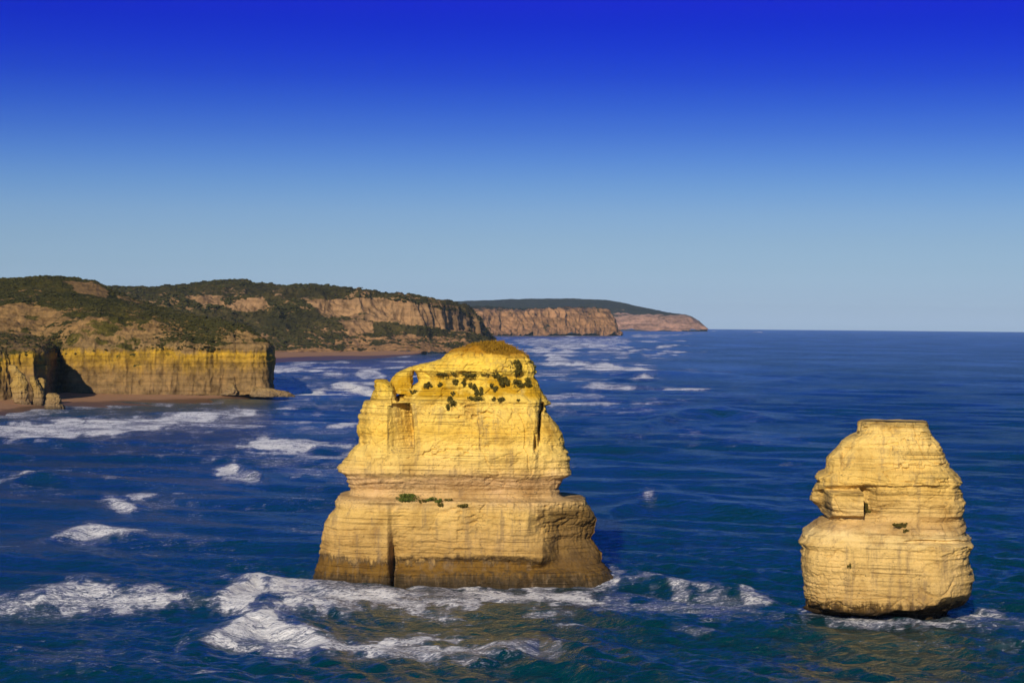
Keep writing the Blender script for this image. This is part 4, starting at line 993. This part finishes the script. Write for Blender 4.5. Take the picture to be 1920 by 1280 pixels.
# ------------------------------------------------------------------ plants on the stacks
def surface_at(key, u, v):
    V, pu, pv = FRONT[key]
    d = (pu - u) ** 2 + (pv - v) ** 2
    near = np.where(d < d.min() + 4)[0]
    return V[near[np.argmin(V[near, 1])]]
def shrub(key, u, v, wpx, hpx, label, D, mat='shrub', seed=0, name='shrub', group='shrubs on the stacks', leaves=None):
    r = np.random.default_rng(seed + 100)
    s = D / F; w, h = 1.3 * wpx * s / 2, 1.3 * hpx * s / 2
    c = surface_at(key, u, v + hpx * 0.3) + np.array([0, -0.15 * w, 0.3 * hpx * s])
    n = leaves or int(np.clip(420 * w * h, 140, 1500))
    # leaf clusters spread through several uneven lobes
    lobes = r.normal(0, 1, (7, 3)); lobes /= np.linalg.norm(lobes, axis=1, keepdims=True)
    lc = lobes * np.array([0.66 * w, 0.4 * w, 0.6 * h]); lr = r.uniform(0.22, 0.62, 7)
    k = r.integers(0, 7, n)
    dirs = r.normal(0, 1, (n, 3)); dirs /= np.linalg.norm(dirs, axis=1, keepdims=True)
    rad = lr[k] * r.random(n) ** 0.35
    p = c + lc[k] + dirs * rad[:, None] * np.array([w, 0.8 * w, h])
    size = r.uniform(0.10, 0.24, n)
    a = r.normal(0, 1, (n, 3)); a /= np.linalg.norm(a, axis=1, keepdims=True)
    b = np.cross(a, dirs + 0.6 * r.normal(0, 1, (n, 3))); b /= np.linalg.norm(b, axis=1, keepdims=True) + 1e-6
    q = np.stack([p - a * size[:, None], p + b * size[:, None] * 0.6, p + a * size[:, None], p - b * size[:, None] * 0.6], 1)
    root = empty(name, tuple(c - np.array([0, 0, h]))); tag(root, label, 'shrub', group)
    me = mesh_from('foliage', q.reshape(-1, 3), np.arange(n * 4).reshape(-1, 4), False)
    obj('foliage', me, M[mat], root)
    # branching stems from the rock into the lobes
    base = c + np.array([0, 0.3 * w + 0.25, -h]); V_, Q_ = [], []
    for j in range(5):
        e1 = c + lc[j]; ax = e1 - base; L = np.linalg.norm(ax) + 1e-6; ax = ax / L
        s1 = np.cross(ax, [0.3, 0.8, 0.5]); s1 /= np.linalg.norm(s1); s2 = np.cross(ax, s1)
        o_ = len(V_)
        for q_, rr in ((base, 0.07), (e1, 0.03)):
            for m_ in range(4):
                an = m_ * math.pi / 2; V_.append(q_ + (s1 * math.cos(an) + s2 * math.sin(an)) * rr)
        for m_ in range(4): Q_.append((o_ + m_, o_ + (m_ + 1) % 4, o_ + 4 + (m_ + 1) % 4, o_ + 4 + m_))
    me = mesh_from('stem', np.array(V_), np.array(Q_)); obj('stem', me, M['stem'], root)
    return root
c3 = lambda x, y: (680 + x / 4.8, 630 + y / 4.8)
SH = [  # position and size in the enlarged view of the summit
    (1390, 300, 105, 120, 'largest dark round shrub, high on the right shoulder of the tall stack'),
    (1395, 230, 50, 40, 'small tuft just above the largest shrub on the right shoulder'),
    (1265, 405, 110, 105, 'big rounded shrub left of and below the largest shrub'),
    (1200, 345, 60, 50, 'small shrub touching the upper left of the big rounded shrub'),
    (1395, 430, 100, 70, 'ragged dark shrub below the largest shrub on the right shoulder'),
    (1488, 410, 70, 70, 'rightmost shrub on the summit of the tall stack'),
    (750, 345, 160, 45, 'long flat shrub under the summit overhang, leftmost of its ledge'),
    (935, 345, 150, 34, 'thin flat shrub right of the long flat shrub under the overhang'),
    (1110, 350, 70, 28, 'faint low tuft beneath the middle of the summit overhang'),
    (838, 405, 50, 50, 'small upright shrub just below the long flat shrub'),
    (905, 420, 34, 55, 'narrow tuft right of the small upright shrub'),
    (700, 432, 45, 36, 'small tuft on the pale crumbling slope near the arch'),
    (585, 445, 65, 60, 'sparse tuft close to the arch on the tall stack'),
    (985, 450, 60, 60, 'mid-sized shrub in the middle of the ochre slope'),
    (1045, 480, 70, 110, 'tall upright shrub at the centre of the ochre slope'),
    (1030, 545, 120, 60, 'wide low shrub beneath the tall upright shrub'),
    (1168, 470, 55, 70, 'lone oval shrub right of the tall upright shrub'),
    (806, 515, 36, 40, 'little tuft directly above the shrub on the cliff lip'),
    (810, 590, 75, 80, 'round shrub sitting on the cliff lip left of centre'),
    (775, 640, 45, 55, 'drooping plant hanging over the cliff lip'),
    (1182, 565, 40, 40, 'small shrub low on the ochre slope, left of a pair'),
    (1240, 570, 55, 45, 'small shrub low on the ochre slope, right of a pair'),
    (450, 495, 55, 40, 'sparse grey tuft above the dark cleft by the pinnacle'),
    (1408, 570, 28, 24, 'tiny tuft at the right end of the cliff lip')]
for i, (x, y, w_, h_, lab) in enumerate(SH):
    u_, v_ = c3(x, y)
    shrub('a', u_, v_, w_ / 4.8, h_ / 4.8, lab, D1, seed=i)
LS = [(1050, 185, 320, 90, 'broad green mat plant draped on the lower ledge', 'mat_plant'), (1270, 225, 70, 45, 'first small plant right of the green mat on the ledge', 'shrub'),
      (1350, 205, 110, 60, 'leafy plant in the middle of the ledge row', 'mat_plant'), (1440, 220, 80, 60, 'plant next to the right end of the ledge row', 'mat_plant'),
      (1570, 215, 70, 40, 'sparse plant at the right end of the ledge row', 'shrub'), (1475, 280, 60, 45, 'small plant hanging below the ledge row', 'shrub'), (1735, 280, 110, 40, 'dry tuft below the ledge, right of the ledge row', 'shrub')]
for i, (x, y, w_, h_, lab, mt) in enumerate(LS):
    shrub('a', 580 + x / 6, 900 + y / 6, w_ / 6, h_ / 6, lab, D1 - 10, mt, seed=50 + i)
for i, (x, y, w_, h_, lab) in enumerate([(492, 555, 56, 74, 'dark shrub tucked beside the square block on the smaller stack'), (655, 650, 70, 28, 'low plant on the sloping shelf of the smaller stack'),
                                         (690, 678, 30, 18, 'tiny plant at the lower edge of the sloping shelf'), (383, 870, 18, 34, 'tiny green tuft on the lower wall of the smaller stack')]):
    shrub('b', 1460 + x / 2.909, 760 + y / 2.909, w_ / 2.909, h_ / 2.909, lab, D2 - 10, seed=70 + i)

# ------------------------------------------------------------------ two birds
def bird(u, v, D, span, label, turn):
    c = place(u, v, D)[0]
    root = empty('bird', tuple(c)); tag(root, label, 'bird', 'birds in the sky')
    a = np.linspace(0, 2 * math.pi, 8, endpoint=False); V_, L = [], 0.42 * span
    for t, r_ in ((-0.5, 0.01), (-0.3, 0.05), (0, 0.075), (0.3, 0.05), (0.42, 0.045), (0.5, 0.01)):
        for q in a: V_.append((math.cos(q) * r_ * span, t * L, math.sin(q) * r_ * span))
    rot = np.array([[math.cos(turn), -math.sin(turn), 0], [math.sin(turn), math.cos(turn), 0], [0, 0, 1]])
    me = mesh_from('body', np.array(V_) @ rot.T + c, grid_quads(6, 8, True)); obj('body', me, M['bird'], root)
    for s in (-1, 1):
        top = [(0, 0.10, 0.02), (0.22 * s, 0.12, 0.10), (0.5 * s, 0.0, 0.03), (0.22 * s, -0.06, 0.10), (0, -0.08, 0.02)]
        V_ = [np.array(t) * span for t in top] + [np.array(t) * span - [0, 0, 0.02 * span] for t in top]
        tr = []
        for k in (1, 2, 3): tr += [(0, k, k + 1), (5, 5 + k + 1, 5 + k)]
        for k in range(5): n_ = (k + 1) % 5; tr += [(k, 5 + k, n_), (n_, 5 + k, 5 + n_)]
        me = mesh_from('wing', np.array(V_) @ rot.T + c, None, False, np.array(tr)); obj('wing', me, M['bird'], root)
bird(103, 408.5, 700, 0.7, 'dark bird high over the headland, upper of two', 0.6)
bird(138.5, 431.5, 700, 0.6, 'dark bird over the headland, lower of two', 1.2)

# ------------------------------------------------------------------ haze
def haze():
    x0, x1, ya, yb, za, zb = -26000, 26000, -1500, 33000, -80.0, 300.0
    V_ = np.array([(x, y, z) for x in (x0, x1) for y in (ya, yb) for z in (za, zb)], float)
    Q_ = np.array([(0, 1, 3, 2), (4, 6, 7, 5), (0, 4, 5, 1), (2, 3, 7, 6), (0, 2, 6, 4), (1, 5, 7, 3)])
    me = mesh_from('haze', V_, Q_, False)
    mt = bpy.data.materials.new('sea_haze'); mt.use_nodes = True
    t = mt.node_tree; t.nodes.clear()
    o_ = t.nodes.new('ShaderNodeOutputMaterial'); pv = t.nodes.new('ShaderNodeVolumePrincipled')
    pv.inputs['Color'].default_value = (0.55, 0.80, 1.0, 1); pv.inputs['Density'].default_value = 1.3e-5
    pv.inputs['Anisotropy'].default_value = 0.0
    t.links.new(pv.outputs[0], o_.inputs['Volume'])
    tag(obj('haze', me, mt), kind='stuff', label='thin sea haze')
haze()
